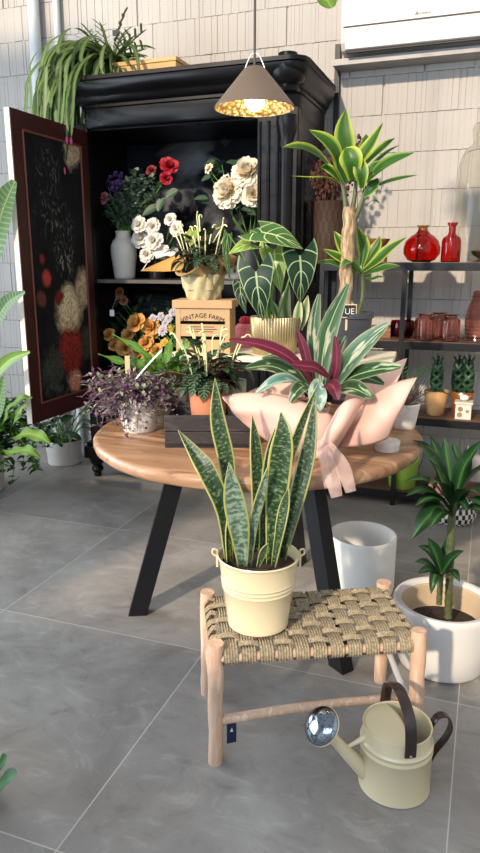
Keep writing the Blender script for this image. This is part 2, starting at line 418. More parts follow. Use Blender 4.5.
# ---- pendant lamp over the table
LX, LY, LZ = -.815, 2.39, 1.888
lamp = thing('pendant_lamp', 'taupe cone pendant lamp with gold lining hanging over the round table, lit', 'lamp', (LX, LY, LZ))
SHD = plain('taupe enamel', '6a5b4e', .5, .1, .04); 
def goldleaf():
    m, nt, b = newmat('gold leaf lining'); n = nd(nt, 'TexVoronoi', {'Vector': objco(nt), 'Scale': 70.0})
    nt.links.new(ramp(nt, n.outputs['Distance'], [(.1, lin('d8bf8a')), (.6, lin('77623c'))]), b.inputs['Base Color'])
    b.inputs['Metallic'].default_value = .8; b.inputs['Roughness'].default_value = .35
    bump(nt, b, n.outputs['Distance'], .6, .004); return m
MB().lathe([(.138, 0), (.139, .002), (.136, .008), (.036, .125), (.03, .129), (0, .13)], (LX, LY, LZ), 48).build('lamp_shade', SHD, lamp)
MB().lathe([(.1365, .0005), (.134, .006), (.034, .122), (0, .124)], (LX, LY, LZ), 48).build('shade_lining', goldleaf(), lamp)
MB().lathe([(0, .13), (.018, .13), (.018, .11), (.016, .06), (0, .06)], (LX, LY, LZ - .004), 20).build('bulb_socket', BLKM, lamp)
mb = MB()
for s_ in (-1, 1): mb.tube(smooth_path([(LX + s_ * .036, LY, LZ + .125), (LX + s_ * .024, LY, LZ + .152), (LX + s_ * .012, LY, LZ + .17), (LX, LY, LZ + .174)], 10), .0022, 6)
mb.build('wire_hanger', plain('pale wire', 'b9b2a4', .4, .6), lamp)
MB().tube([(LX, LY, LZ + .12), (LX, LY, 4.25)], .0045, 8).build('cord', plain('brown cord', '4a4038', .7), lamp)
m, nt, b = newmat('lit bulb'); b.inputs['Emission Color'].default_value = (1, .8, .5, 1); b.inputs['Emission Strength'].default_value = 25
MB().ball((LX, LY, LZ + .030), .034, (1, 1, 1.1), 20, 12).build('bulb', m, lamp)
pl = bpy.data.lights.new('bulb_light', 'POINT'); pl.energy = 5; pl.color = (1, .74, .45); pl.shadow_soft_size = .045
po = bpy.data.objects.new('bulb_light', pl); COL.objects.link(po); po.location = (LX, LY, LZ - .02)

# ================================================================ WARDROBE
WX0, WX1, WF, WB = -2.37, -1.02, 3.68, 4.28
wd = thing('wardrobe', 'tall black antique wardrobe with its left door swung open', 'wardrobe', (-1.7, 3.98, 0))
def blackpaint():
    m, nt, b = newmat('worn black paint'); co = objco(nt)
    n = nd(nt, 'TexNoise', {'Vector': scaled(nt, co, 1, 1, 6), 'Scale': 3.0, 'Detail': 6.0}).outputs[0]
    nt.links.new(ramp(nt, n, [(.35, lin('08080a')), (.7, lin('121113'))]), b.inputs['Base Color']); b.inputs['Specular IOR Level'].default_value = .22
    nt.links.new(ramp(nt, n, [(.3, (.25, .25, .25)), (.7, (.4, .4, .4))]), b.inputs['Roughness']); bump(nt, b, n, .05, .003); return m
BP = blackpaint()
for x in (WX0, WX1 - .03): MB().box((x, WF + .02, .2), (x + .03, WB, 2.16)).build('side_panel', BP, wd, False)
# raised mouldings on the right side
mb = MB()
for (ya, yb, za, zb) in ((3.80, 4.18, 1.25, 2.0), (3.80, 4.18, .4, 1.15)):
    for a, b_ in (((ya, za), (yb, za)), ((ya, zb), (yb, zb)), ((ya, za), (ya, zb)), ((yb, za), (yb, zb))):
        mb.tube([(WX1 + .003, a[0], a[1]), (WX1 + .003, b_[0], b_[1])], .012, 8)
mb.build('panel_moulding', BP, wd)
INM = painting('painted backdrop of smoky flowers', ('0b0c12', '171a22'), [(.80, .66, .13, '8d8f90', '4a4c52', .10), (.93, .72, .09, '9a9a98', '55565a', .08), (.70, .78, .05, '6a6c70', '33353a', .06), (.12, .78, .06, '4a4c46', '22241f', .08), (.2, .3, .08, '4a4038', '25211d', .09), (.45, .28, .07, '3d3a38', '201e1d', .08)],
                smoke='70747c', uvs=(1.0, 1.6))
INM2 = painting('painted backdrop panel', ('08090e', '14161d'), [(.75, 1.06, .10, 'b5b7b8', '5d6066', .10), (.88, 1.0, .10, 'b5b5b4', '5a5c60', .08), (.66, .9, .06, '5f6266', '2d2f35', .07)], smoke='a3a7ad', uvs=(1, 1.6))
MB().grid([[(WX0 + .03, WB - .03, .25), (WX1 - .03, WB - .03, .25)], [(WX0 + .03, WB - .03, 2.13), (WX1 - .03, WB - .03, 2.13)]]).build('back_panel', INM2, wd, False, solid=.012)
MB().box((WX0, WF, .2), (WX0 + .085, WF + .035, 2.16)).build('left_stile', BP, wd, False, bevel=.004)
# right side: closed narrow panel with vertical mouldings and a half column
mb = MB().box((-1.235, WF, .2), (WX1, WF + .035, 2.16))
for x in (-1.225, -1.175, -1.125): mb.tube([(x, WF - .002, .3), (x, WF - .002, 2.1)], .011, 8)
mb.build('right_stile', BP, wd, True)
MB().lathe([(.052, .3), (.052, .36), (.04, .38), (.036, .42), (.034, 1.2), (.036, 1.95), (.042, 1.98), (.036, 2.0), (.05, 2.04), (.055, 2.08), (.055, 2.12)], (WX1 - .055, WF + .0, 0), 24).build('half_column', BP, wd)
for z0, z1 in ((.2, .27), (2.12, 2.16)): MB().box((WX0 + .03, WF + .03, z0), (WX1 - .03, WB - .02, z1)).build('carcass_board', BP, wd, False)
MB().box((WX0 + .035, WF + .05, 1.25), (-1.06, WB - .04, 1.27)).build('shelf', plain('grey shelf board', '57534f', .4, 0, .1, 10), wd, False)
# plinth
extr = [(WX0 - .04, WX1 + .04, .13, .21, .03), (WX0 - .025, WX1 + .025, .21, .24, .018)]
mb = MB()
for x0, x1, z0, z1, p in extr: mb.box((x0, WF - p, z0), (x1, WB, z1))
mb.build('plinth', BP, wd, False, bevel=.006)
def foot(x, y):
    MB().lathe([(0, 0), (.022, 0), (.026, .012), (.02, .024), (.034, .034), (.04, .05), (.034, .066), (.024, .074), (.04, .088), (.048, .104), (.048, .13), (0, .13)], (x, y, 0), 24).build('foot', BP, wd)
for x in (WX0 + .02, WX1 - .03):
    for y in (WF + .03, WB - .05): foot(x, y)
# cornice swept round front and right side
def cornice():
    prof = [(0, 2.10), (.006, 2.11), (.006, 2.20), (.018, 2.205), (.018, 2.22), (.03, 2.225), (.045, 2.235), (.05, 2.25), (.058, 2.262), (.08, 2.275), (.098, 2.30), (.1, 2.325), (.11, 2.33), (.11, 2.35), (0, 2.35)]
    mb = MB(); rows = []
    for d, z in [(d_, z_ + .03) for d_, z_ in prof]:
        x0, x1, y = WX0 + .06 - d * .7, WX1 + d * .62, WF - d
        rows.append([V((x0, WB, z)), V((x0, y + .03, z)), V((x0 + .03, y, z)), V((x1 - .09, y, z)), V((x1 - .045, y + .012, z)), V((x1 - .012, y + .045, z)), V((x1, y + .09, z)), V((x1, WB, z))])
    mb.grid(rows); mb.box((WX0 + .05, WF - .05, 2.365), (WX1 + .05, WB, 2.38))
    return mb
cornice().build('cornice', BP, wd)
MB().lathe([(.0, 2.2), (.06, 2.2), (.066, 2.215), (.06, 2.23), (.085, 2.25), (.1, 2.285), (.1, 2.315), (.085, 2.33), (.05, 2.335), (.05, 2.385), (0, 2.385)], (WX1 - .055, WF + .0, .03), 32).build('corner_turning', BP, wd)
# the open door
DX, DY0, DY1 = -2.275, 2.976, 3.66
dz0, dz1 = .52, 2.11
DOORM = plain('oxblood painted door frame', '35100f', .45, 0, .15, 8)
dr = MB().box((DX - .03, DY0, dz0), (DX, DY0 + .085, dz1)).box((DX - .03, DY1 - .075, dz0), (DX, DY1, dz1)).box((DX - .03, DY0 + .085, dz0), (DX, DY1 - .075, dz0 + .095)).box((DX - .03, DY0 + .085, dz1 - .085), (DX, DY1 - .075, dz1)).build('door', DOORM, wd, False)
MB().box((DX - .034, DY0 - .003, dz0), (DX - .004, DY0 + .0, dz1)).build('door_edge', plain('door edge with painted light', 'cfc4b4', .6, 0, .15, 8), dr, False)  # thin strip, daylight on the door's end face put in as pale colour
FLW = [(.85, .97, .13, 'b9a58c', '6d5d4e', .12), (.62, .345, .19, 'd8c9a4', '8c7752', .09), (.95, .43, .15, 'bda98c', '6a5a45', .10), (.60, .185, .2, '8a2a22', '3f0f0e', .10), (.66, .055, .105, 'c98d72', '6b3b2e', .08), (.25, .48, .065, 'c1493c', '6b1c19', .04), (.2, .55, .035, '8e2723', '4b1412', .03), (.14, .40, .06, '6a3b2e', '3b2018', .05), (.25, .12, .17, '3d423c', '14170f', .2), (.95, .21, .12, '3a4236', '141810', .15), (.45, .40, .06, '80241f', '3b0f0e', .06)]
FLW = [(a, c * 2.3, r * 1.38, l, d, e) for a, c, r, l, d, e in FLW]
DPM = painting('painted still life door panel', ('08090c', '15161c'), FLW, speck=[(.4, .86 * 2.3, .26, '6d7570'), (.55, .66 * 2.3, .3, '7f8378'), (.3, .72 * 2.3, .22, '66706e'), (.4, .1 * 2.3, .4, '5b655a'), (.6, .54 * 2.3, .2, '9a9c90')], uvs=(1, 2.3))
a, c = DY0 + .08, DY1 - .07
MB().grid([[(DX - .008, a, dz0 + .09), (DX - .008, c, dz0 + .09)], [(DX - .008, a, dz1 - .08), (DX - .008, c, dz1 - .08)]]).build('painted_panel', DPM, dr, False, solid=.006)
mb = MB(); pts = [(DX + .001, a + .006, dz0 + .1), (DX + .001, c - .006, dz0 + .1), (DX + .001, c - .006, dz1 - .09), (DX + .001, a + .006, dz1 - .09)]
for i in range(4): mb.tube([pts[i], pts[(i + 1) % 4]], .006, 6)
mb.build('beading', plain('brown beading', '6b3a2a', .5), dr)
for z in (dz0 + .2, dz1 - .3): MB().box((DX - .012, DY1, z), (DX + .004, DY1 + .03, z + .08)).build('hinge', BLKM, dr, False)

# ================================================================ ROUND TABLE
TX, TY, TZ, TR = -.796, 2.387, .752, .615
tb = thing('round_table', 'round wooden table with splayed black steel legs in the middle', 'table', (TX, TY, 0))
TW = wood('mango wood', 'a67b5a', '7f593c', 'c49b78', .36, 1.5, 14, 8, 1.6, .12, .105)
MB().lathe([(0, .708), (TR - .012, .708), (TR - .004, .714), (TR, .724), (TR - .001, .742), (TR - .008, .75), (TR - .02, TZ), (0, TZ)], (TX, TY, 0), 96, rf=lambda a, t: 1 + .0025 * math.sin(9 * a) + .0015 * math.sin(23 * a)).build('tabletop', TW, tb)
for i, (fx, fy) in enumerate(((-1.232, 2.186), (-.384, 2.089), (-.744, 2.86))):
    d = V((fx - TX, fy - TY, 0)); r = d.length; d.normalize(); n = V((-d.y, d.x, 0)); org = V((TX, TY, 0))
    fo = org + d * r; to = org + d * (r - .20); hw = .026; th = .037
    mb = MB(); vs = []
    for p, z in ((fo, 0), (to, .705)):
        for a_, b_ in ((-1, -1), (1, -1), (1, 1), (-1, 1)): vs.append(p + n * (hw * a_) + d * (th * b_) + V((0, 0, z)))
    mb.add(vs, [[3, 2, 1, 0], [4, 5, 6, 7], [0, 1, 5, 4], [1, 2, 6, 5], [2, 3, 7, 6], [3, 0, 4, 7]])
    mb.build('leg', BLKM, tb, False, bevel=.002)
mb = MB()
for k in range(3):
    fx, fy = ((-1.232, 2.186), (-.384, 2.089), (-.744, 2.86))[k]; d = V((fx - TX, fy - TY, 0)).normalized(); n = V((-d.y, d.x, 0))
    mb.box((0, -.03, .698), (.33, .03, .708), (d, n), V((TX, TY, 0)))
mb.build('bracket', BLKM, tb, False)

# ================================================================ SHELF UNIT
sh = thing('shelf_unit', 'black metal shelf unit with dark wooden boards along the back wall', 'shelf', (-.2, 3.98, 0))
SX0, SX1, SY0, SY1 = -.905, .52, 3.80, 4.14
SHW = wood('dark shelf wood', '6b4a38', '54382a', '7d5a45', .5, 1.2, 12, 8, 2)
SZ = (1.375, .955, .532, .09)
for z in SZ:
    bd = MB().box((SX0 + .01, SY0 + .008, z - .018), (SX1 - .01, SY1 - .008, z)).build('shelf_board', SHW, sh, False)
    MB().box((SX0, SY0, z - .045), (SX1, SY0 + .012, z - .004)).box((SX0, SY1 - .012, z - .045), (SX1, SY1, z - .004)).build('shelf_rail', BLKM, sh, False)
for x in (SX0, -.452, 0.49):
    for y in (SY0, SY1 - .022): MB().box((x, y - .002, 0), (x + .024, y + .024, 1.36)).build('post', BLKM, sh, False)
for x in (SX0, -.452, 0.49):
    for z in (.06, .5, .92, 1.345): MB().box((x + .002, SY0, z - .012), (x + .022, SY1, z + .008)).build('cross_bar', BLKM, sh, False)

# ================================================================ STOOL, BUCKET, CAN, BIG POTS
PALE = wood('pale peeled branch wood', 'd3b094', 'c19c80', 'dfc5ad', .6, 10, 10, 1.2, 5, .2)
A_S = math.radians(26.7); E1 = V((math.cos(A_S), math.sin(A_S), 0)); E2 = V((-math.sin(A_S), math.cos(A_S), 0)); S0 = V((-.624, 1.524, 0))
SL, SD, SH = .573, .304, .367
def SP(s, t, z): return S0 + E1 * s + E2 * t + V((0, 0, z))
st = thing('woven_stool', 'low pale wood stool with woven rope seat in the foreground', 'stool', tuple(SP(SL / 2, SD / 2, 0)))
def branch(a, b, r0, r1, seed, bow=(0, 0, 0), n=9, jit=.0022):
    r = random.Random(seed); pts = []; rad = []
    for i in range(n):
        t = i / (n - 1); p = V(a).lerp(V(b), t) + V(bow) * math.sin(PI * t)
        if 0 < i < n - 1: p += V((r.uniform(-jit, jit), r.uniform(-jit, jit), 0))
        pts.append(p); rad.append((r0 + (r1 - r0) * t) * r.uniform(.95, 1.06))
    return MB().tube([pts[0]] + pts + [pts[-1]], [rad[0] * .82] + rad + [rad[-1] * .8], 14)
for k, (s_, t_) in enumerate(((0, 0), (SL, 0), (0, SD), (SL, SD))):
    sx = -.004 if s_ == 0 else .006; tx = -.006 if t_ == 0 else .006
    branch(SP(s_ + sx, t_ + tx, 0), SP(s_, t_, SH + (.004 if t_ == 0 else .0)), .0205, .0225, 40 + k).build('leg', PALE, st)
branch(SP(.01, 0, .13), SP(SL - .01, .0, .158), .0135, .0125, 51, (0, 0, .008)).build('stretcher', PALE, st)
branch(SP(SL, .01, .10), SP(SL, SD - .01, .19), .010, .010, 52).build('stretcher', plain('grey weathered stick', 'b5b0ac', .6, 0, .1), st)
branch(SP(0, .01, .12), SP(0, SD - .01, .17), .011, .011, 53).build('stretcher', PALE, st)
branch(SP(.01, SD, .20), SP(SL - .01, SD, .2), .012, .012, 54).build('stretcher', PALE, st)
for t_ in (0, SD): branch(SP(.01, t_, .325), SP(SL - .01, t_, .325), .013, .013, 55).build('seat_rail', PALE, st)
for s_ in (0, SL): branch(SP(s_, .01, .322), SP(s_, SD - .01, .322), .012, .012, 56).build('seat_rail', PALE, st)
def ropemat():
    m, nt, b = newmat('twisted seagrass rope'); uv = uvco(nt); xyz = nd(nt, 'SeparateXYZ', {0: uv})
    n = nd(nt, 'TexNoise', {'Vector': objco(nt), 'Scale': 130.0, 'Detail': 3.0}).outputs[0]
    nt.links.new(ramp(nt, n, [(.25, lin('77694f')), (.5, lin('96876c')), (.75, lin('b8a98c'))]), b.inputs['Base Color'])
    b.inputs['Roughness'].default_value = .75
    tw = math_(nt, 'SINE', math_(nt, 'MULTIPLY', math_(nt, 'ADD', xyz.outputs[1], math_(nt, 'MULTIPLY', xyz.outputs[0], .012)), 900.0))
    bump(nt, b, math_(nt, 'ADD', math_(nt, 'MULTIPLY', tw, .4), n), .5, .004); return m
ROPE = ropemat()
def band(mb, path, wdir, width, nc=5):
    """a flat band of nc cords lying side by side along a path"""
    rows = []; uv = []; ns = nc * 4; L = 0; n = len(path)
    for i, p in enumerate(path):
        T = (path[min(i + 1, n - 1)] - path[max(i - 1, 0)]).normalized(); N = wdir.cross(T).normalized()
        if N.z < -.2 and False: N = -N
        if i: L += (p - path[i - 1]).length
        row = []; ur = []
        for j in range(ns + 1):
            u = j / ns; h = abs(math.sin(PI * nc * u)) ** .7 * .0032
            row.append(p + wdir * ((u - .5) * width) + N * h); ur.append((u * nc, L))
        rows.append(row); uv.append(ur)
    mb.grid(rows, uv)
NW, NF = 11, 7; sw = (SL - .03) / NW; tf = SD / NF; AMP = .0036
mb = MB()
for j in range(NW):
    s_ = .015 + sw * (j + .5); path = [SP(s_, .012, .300), SP(s_, -.010, .306), SP(s_, -.019, .318), SP(s_, -.019, .334), SP(s_, -.012, .346)]
    for i in range(31):
        t = i / 30 * SD; path.append(SP(s_, t, .353 + .002 * math.sin(PI * i / 30) - .006 * math.sin(PI * s_ / SL) + AMP * math.cos(PI * (t / tf - .5 + j))))
    path += [SP(s_, SD + .012, .346), SP(s_, SD + .019, .334), SP(s_, SD + .010, .306), SP(s_, SD - .012, .300)]
    band(mb, path, -E1, sw * .78, 5)
for k in range(NF):
    t_ = tf * (k + .5); path = [SP(.012, t_, .300), SP(-.012, t_, .31), SP(-.014, t_, .335)]
    for i in range(61):
        q = i / 60; s_ = q * SL; path.append(SP(s_, t_, .353 - .006 * math.sin(PI * q) - AMP * math.cos(PI * ((s_ - .015) / sw - .5 + k))))
    path += [SP(SL + .014, t_, .335), SP(SL + .012, t_, .31), SP(SL - .012, t_, .300)]
    band(mb, path, E2, tf * .58, 5)
mb.build('woven_seat', ROPE, st)
NAVY = plain('navy card', '141a3c', .5, 0, .05); WHT = plain('white print', 'd8d8dc', .5, 0, .02)
c = SP(.03, .004, .10)
tg = MB().box((0, 0, -.052), (.028, .0012, .012), (V((.8, .6, 0)), V((-.6, .8, 0))), c).build('hang_tag', NAVY, st, False)
MB().add([c + V((.8, .6, 0)) * x + V((.6, -.8, 0)) * .001 + V((0, 0, z)) for x, z in ((.009, -.014), (.018, -.016), (.0145, -.002))], [[0, 1, 2]]).build('printed_mark', WHT, tg, False)
MB().tube([c + V((.012, .008, .012)), c + V((.0, .0, .045))], .0008, 5).build('tag_string', WHT, tg)

CREAM = plain('cream enamel', 'd2c19b', .28, 0, .03, 4, 0, 60, .5, .3)
CREAM2 = plain('cream enamel inside', 'c9c0a6', .4, 0, .03)
SOIL = plain('dark potting soil', '2b1f17', .95, 0, .4, 60, .8, 120)
def vessel(name, mat, root, c, prof, seg=56, rf=None):
    return MB().lathe(prof, c, seg, rf=rf).build(name, mat, root)
def soil(root, c, r, z, mat=None):
    return MB().lathe([(0, z + .004), (r * .5, z + .006), (r * .9, z), (r, z - .003)], c, 24).build('soil', mat or SOIL, root)
BX, BY, BZ = -.558, 1.69, .3605
bk = thing('snake_plant', 'yellow edged snake plant in a cream metal bucket standing on the woven stool', 'plant', (BX, BY, BZ))
def rib(z): return .0865 + (.114 - .0865) * z / .21
P = [(0, .004), (.080, .004), (.083, 0), (.087, .001), (.0885, .006), (.087, .010)]
for zz in (.118, .130, .142):
    P += [(rib(zz - .005), zz - .005), (rib(zz) + .0025, zz), (rib(zz + .005), zz + .005)]
P += [(rib(.2), .2), (.1145, .205), (.117, .209), (.115, .213), (.112, .211), (.108, .175), (0, .172)]
bp = vessel('bucket', CREAM, bk, (BX, BY, BZ), P)
soil(bk, (BX, BY, BZ), .107, .182)
for sg in (-1, 1):
    d = CR * sg; o = V((BX, BY, BZ + .2)) + d * .114
    q = MB().box((0, -.016, -.022), (.006, .016, .014), (d, V((-d.y, d.x, 0))), o); q.tube(smooth_path([o + d * .004 + V((0, 0, .004)), o + d * .016 + V((0, 0, .012)), o + d * .014 + V((0, 0, .026)), o + d * .002 + V((0, 0, .022))], 10), .0028, 6)
    q.build('handle_lug', CREAM, bp)
SNK = leafmat('snake plant leaf', [(0, '1f3a1c'), (.80, '27441f'), (.86, 'a0a050'), (1, 'bfba78')], spots=('7f9468', .80), sscale=(4, 55), sthr=(.5, .7), rough=.35, tl=.12, rnd=.12)
SNK2 = leafmat('silvery snake plant leaf', [(0, '49614c'), (.80, '506a55'), (.88, 'a3a350'), (1, 'b9b668')], spots=('93a890', .85), sscale=(3, 30), sthr=(.42, .6), rough=.35, tl=.12, rnd=.1)
def sprof(t): return max(.02, (1 - .55 * max(0, .4 - t) / .4) * (1 - max(0, (t - .55) / .45) ** 1.7))
def blade(px, w, mat, root, nrm, prof=sprof, n=14, name='leaf', **k):
    """px: [(x, y, depth)] from base to tip, read off the photograph and given their own depth"""
    pts = smooth_path([at(*p) if len(p) == 3 else V(p[0]) for p in px], n)
    if mat in (SNK, SNK2): w *= .80
    return MB().leaf(pts, w, prof, nrm=nrm, **k).build(name, mat, root, solid=.0035 if mat in (SNK, SNK2) else 0)
TOCAM = (.35, -.93, .1)
for px, w, mt, nr in [
    ([(235, 560, 1.74), (228, 470, 1.76), (218, 420, 1.77), (215, 378, 1.78)], .031, SNK, (.3, -.9, .1)),
    ([(229, 562, 1.66), (223, 510, 1.65), (207, 472, 1.65), (196, 455, 1.66), (178, 430, 1.67)], .033, SNK, (.5, -.85, .3)),
    ([(243, 566, 1.61), (240, 530, 1.60), (234, 495, 1.60), (229, 462, 1.60)], .038, SNK2, (.2, -.95, .1)),
    ([(254, 560, 1.76), (257, 500, 1.78), (255, 450, 1.79), (252, 415, 1.80)], .027, SNK, (.7, -.7, .1)),
    ([(249, 566, 1.62), (254, 520, 1.62), (262, 490, 1.62), (268, 466, 1.62)], .018, SNK2, (.6, -.8, .1)),
    ([(272, 564, 1.66), (276, 510, 1.66), (281, 465, 1.67), (284, 435, 1.67), (281, 412, 1.68)], .043, SNK, (-.05, -.95, .1)),
    ([(283, 558, 1.70), (298, 500, 1.70), (310, 450, 1.72), (316, 394, 1.74)], .034, SNK, (-.35, -.9, .15)),
    ([(274, 560, 1.78), (284, 480, 1.82), (299, 430, 1.84), (318, 384, 1.86)], .018, SNK, (.5, -.85, .1)),
    ([(274, 566, 1.60), (281, 530, 1.60), (286, 505, 1.61), (289, 488, 1.61)], .022, SNK, (-.4, -.9, .1)),
    ([(258, 567, 1.59), (263, 553, 1.585), (268, 543, 1.58)], .012, SNK, (.2, -.95, .1)),
    ([(228, 562, 1.63), (228, 535, 1.62), (231, 510, 1.62), (233, 490, 1.63)], .015, SNK, (.8, -.6, .1)),
    ([(262, 562, 1.71), (266, 500, 1.72), (271, 455, 1.73), (275, 428, 1.73)], .026, SNK, (.5, -.85, .1)),
]: blade(px, w, mt, bk, nr, fold=.35)

# ---- watering can
WCX, WCY = -.140, 1.610
wc = thing('watering_can', 'cream metal watering can with dark handles on the floor', 'watering can', (WCX, WCY, 0))
axis = V((-.80, -.42, 0)).normalized(); side = V((axis.y, -axis.x, 0))      # spout direction, and across it
C0 = V((WCX, WCY, 0)); RB = .094; HB = .186
P = [(0, .003), (.088, .003), (.0925, 0), (.0955, .003), (.0945, .008), (RB, .012), (RB, .118), (.0965, .121), (.0965, .125), (RB, .128), (RB, .134), (.0965, .137), (.0965, .141), (.093, .144), (.0905, .15), (.089, HB - .004), (.0915, HB - .001), (.0905, HB + .002), (.087, HB), (.0865, HB - .02), (.088, .05), (.086, .01), (0, .008)]
cb = vessel('body', CREAM, wc, tuple(C0), P, 64)
# half cover over the spout side, gently domed
mb = MB(); rows = []
for i in range(13):
    q = i / 12; row = []
    hw = math.sqrt(max(0, 1 - (2 * q - 1) ** 2 * 1)) if False else None
    for j in range(13):
        yv = -1 + 2 * j / 12; xmax = math.sqrt(max(0, 1 - yv * yv)); xmin = -.12 + .12 * yv * yv
        xmin = min(xmin, xmax); x = xmin + (xmax - xmin) * q
        row.append(C0 + axis * (x * .088) + side * (yv * .088) + V((0, 0, HB - .002 + .012 * (1 - q) * max(0, 1 - yv * yv))))
    rows.append(row)
mb.grid(rows).build('half_cover', CREAM, wc, solid=.0015)
sp0 = C0 + axis * .080 + V((0, 0, .045)); sp1 = C0 + axis * .195 + V((0, 0, .185))
MB().tube(smooth_path([sp0, sp0.lerp(sp1, .5) + V((0, 0, -.004)), sp1], 10), [.024, .023, .021, .019, .018, .0165, .0155, .0145, .014, .0135], 18).build('spout', CREAM, wc)
b0 = C0 + axis * .086 + V((0, 0, .15)); b1 = sp0.lerp(sp1, .55)
MB().tube([b0, b0.lerp(b1, .5), b1], [.010, .006, .004], 10).build('brace', CREAM, wc)
rd = (axis * .86 + V((0, 0, .62))).normalized(); rc = sp1 + axis * .010 + V((0, 0, .012)); rd = (V((-.38, -.62, .68))).normalized()
rose = MB().lathe([(.0135, -.03), (.020, -.022), (.048, -.002), (.0515, .002), (.050, .006)], tuple(rc), 40, rd).build('rose_cup', CREAM, wc)
def rosemat():
    m, nt, b = newmat('polished perforated steel'); n = nd(nt, 'TexVoronoi', {'Vector': objco(nt), 'Scale': 170.0}).outputs['Distance']
    nt.links.new(ramp(nt, n, [(.18, lin('20242a')), (.3, lin('8d97a4'))]), b.inputs['Base Color']); b.inputs['Metallic'].default_value = 1; b.inputs['Roughness'].default_value = .12; return m
MB().lathe([(.050, .003), (.047, .010), (.036, .018), (.02, .0225), (0, .024)], tuple(rc), 40, rd).build('rose_plate', rosemat(), wc)
HND = plain('dark brown handle', '2a1d1b', .3, 0, .15, 20, 0, 60, .5, .3)
def strap(mb, pts, wdir, wid, th):
    pts = smooth_path(pts, 24); rows = []; n = len(pts)
    for i, p in enumerate(pts):
        T = (pts[min(i + 1, n - 1)] - pts[max(i - 1, 0)]).normalized(); N = T.cross(wdir).normalized(); W = wdir * wid
        rows.append([p - W - N * th * .4, p - W + N * th * .6, p - W * .55 + N * th * 1.3, p + N * th * .7, p + W * .55 + N * th * 1.3, p + W + N * th * .6, p + W - N * th * .4, p - N * th])
    return mb.grid(rows, None, True)
top = HB
hp = [C0 + side * .095 + V((0, 0, top - .03)), C0 + side * .094 + axis * -.0 + V((0, 0, top + .01)), C0 + side * .075 + V((0, 0, top + .07)), C0 + V((0, 0, top + .10)), C0 - side * .075 + V((0, 0, top + .07)), C0 - side * .094 + V((0, 0, top + .01)), C0 - side * .095 + V((0, 0, top - .03))]
strap(MB(), hp, axis, .0150, .003).build('top_handle', HND, wc)
bx = -axis
hb = [C0 + bx * .092 + V((0, 0, top - .02)), C0 + bx * .112 + V((0, 0, top + .010)), C0 + bx * .138 + V((0, 0, top + .008)), C0 + bx * .150 + V((0, 0, top - .025)), C0 + bx * .138 + V((0, 0, top - .06)), C0 + bx * .112 + V((0, 0, top - .095)), C0 + bx * .094 + V((0, 0, top - .13))]
strap(MB(), hb, side, .012, .003).build('back_handle', HND, wc)
for sg in (1, -1):
    p = C0 + side * (sg * .099) + V((0, 0, top - .025)); MB().ball(p, .0042, (1, 1, 1), 10, 6).build('rivet', plain('steel rivet', '9a9690', .3, .8), wc)

# ---- large white pot with a dracaena, white cylinder pot
WPOT = plain('glossy white glaze', 'd3cdc6', .3, 0, .03, 3, 0, 60, .5, .2); CINS = plain('beige inside of pot', 'b9a284', .6, 0, .08)
GX, GY = -.063, 2.257
gp = thing('dracaena', 'dark green dracaena with ringed cane in the big white pot behind the stool', 'plant', (GX, GY, 0))
P = [(0, .0), (.13, .0), (.146, .006), (.153, .02), (.166, .12), (.172, .215), (.174, .232), (.170, .240), (.160, .241), (.150, .236), (.146, .22)]
pt = vessel('pot', WPOT, gp, (GX, GY, 0), P)
vessel('pot_lining', CINS, pt, (GX, GY, 0), [(.147, .226), (.143, .2), (.138, .14), (0, .138)])
soil(gp, (GX, GY, 0), .138, .142)
DRL = leafmat('dark dracaena leaf', [(0, '527f3c'), (.16, '2c5429'), (.5, '1d3d20'), (1, '1a381d')], rough=.3, tl=.15, rnd=.2)
def dprof(t): return max(.03, min(1, .45 + 1.6 * t) * (1 - max(0, (t - .45) / .55) ** 1.8))
g0 = at(449, 604, 2.25); g1 = at(452, 512, 2.25)
mb = MB(); n = 40; pts = [g0.lerp(g1, i / (n - 1)) + V((0, 0, -.05 * (1 - i / (n - 1)))) for i in range(n)]
mb.tube(pts, [.0125 + .0022 * (i % 3 == 0) for i in range(n)], 14)
CANE = plain('green brown ringed cane', '4b5230', .5, 0, .3, 30); mb.build('cane', CANE, gp)
k0 = at(439, 604, 2.22); k1 = at(441, 572, 2.22); n = 16
MB().tube([k0.lerp(k1, i / (n - 1)) for i in range(n)], [.0095 + .0015 * (i % 3 == 0) for i in range(n)], 12).build('cane', CANE, gp)
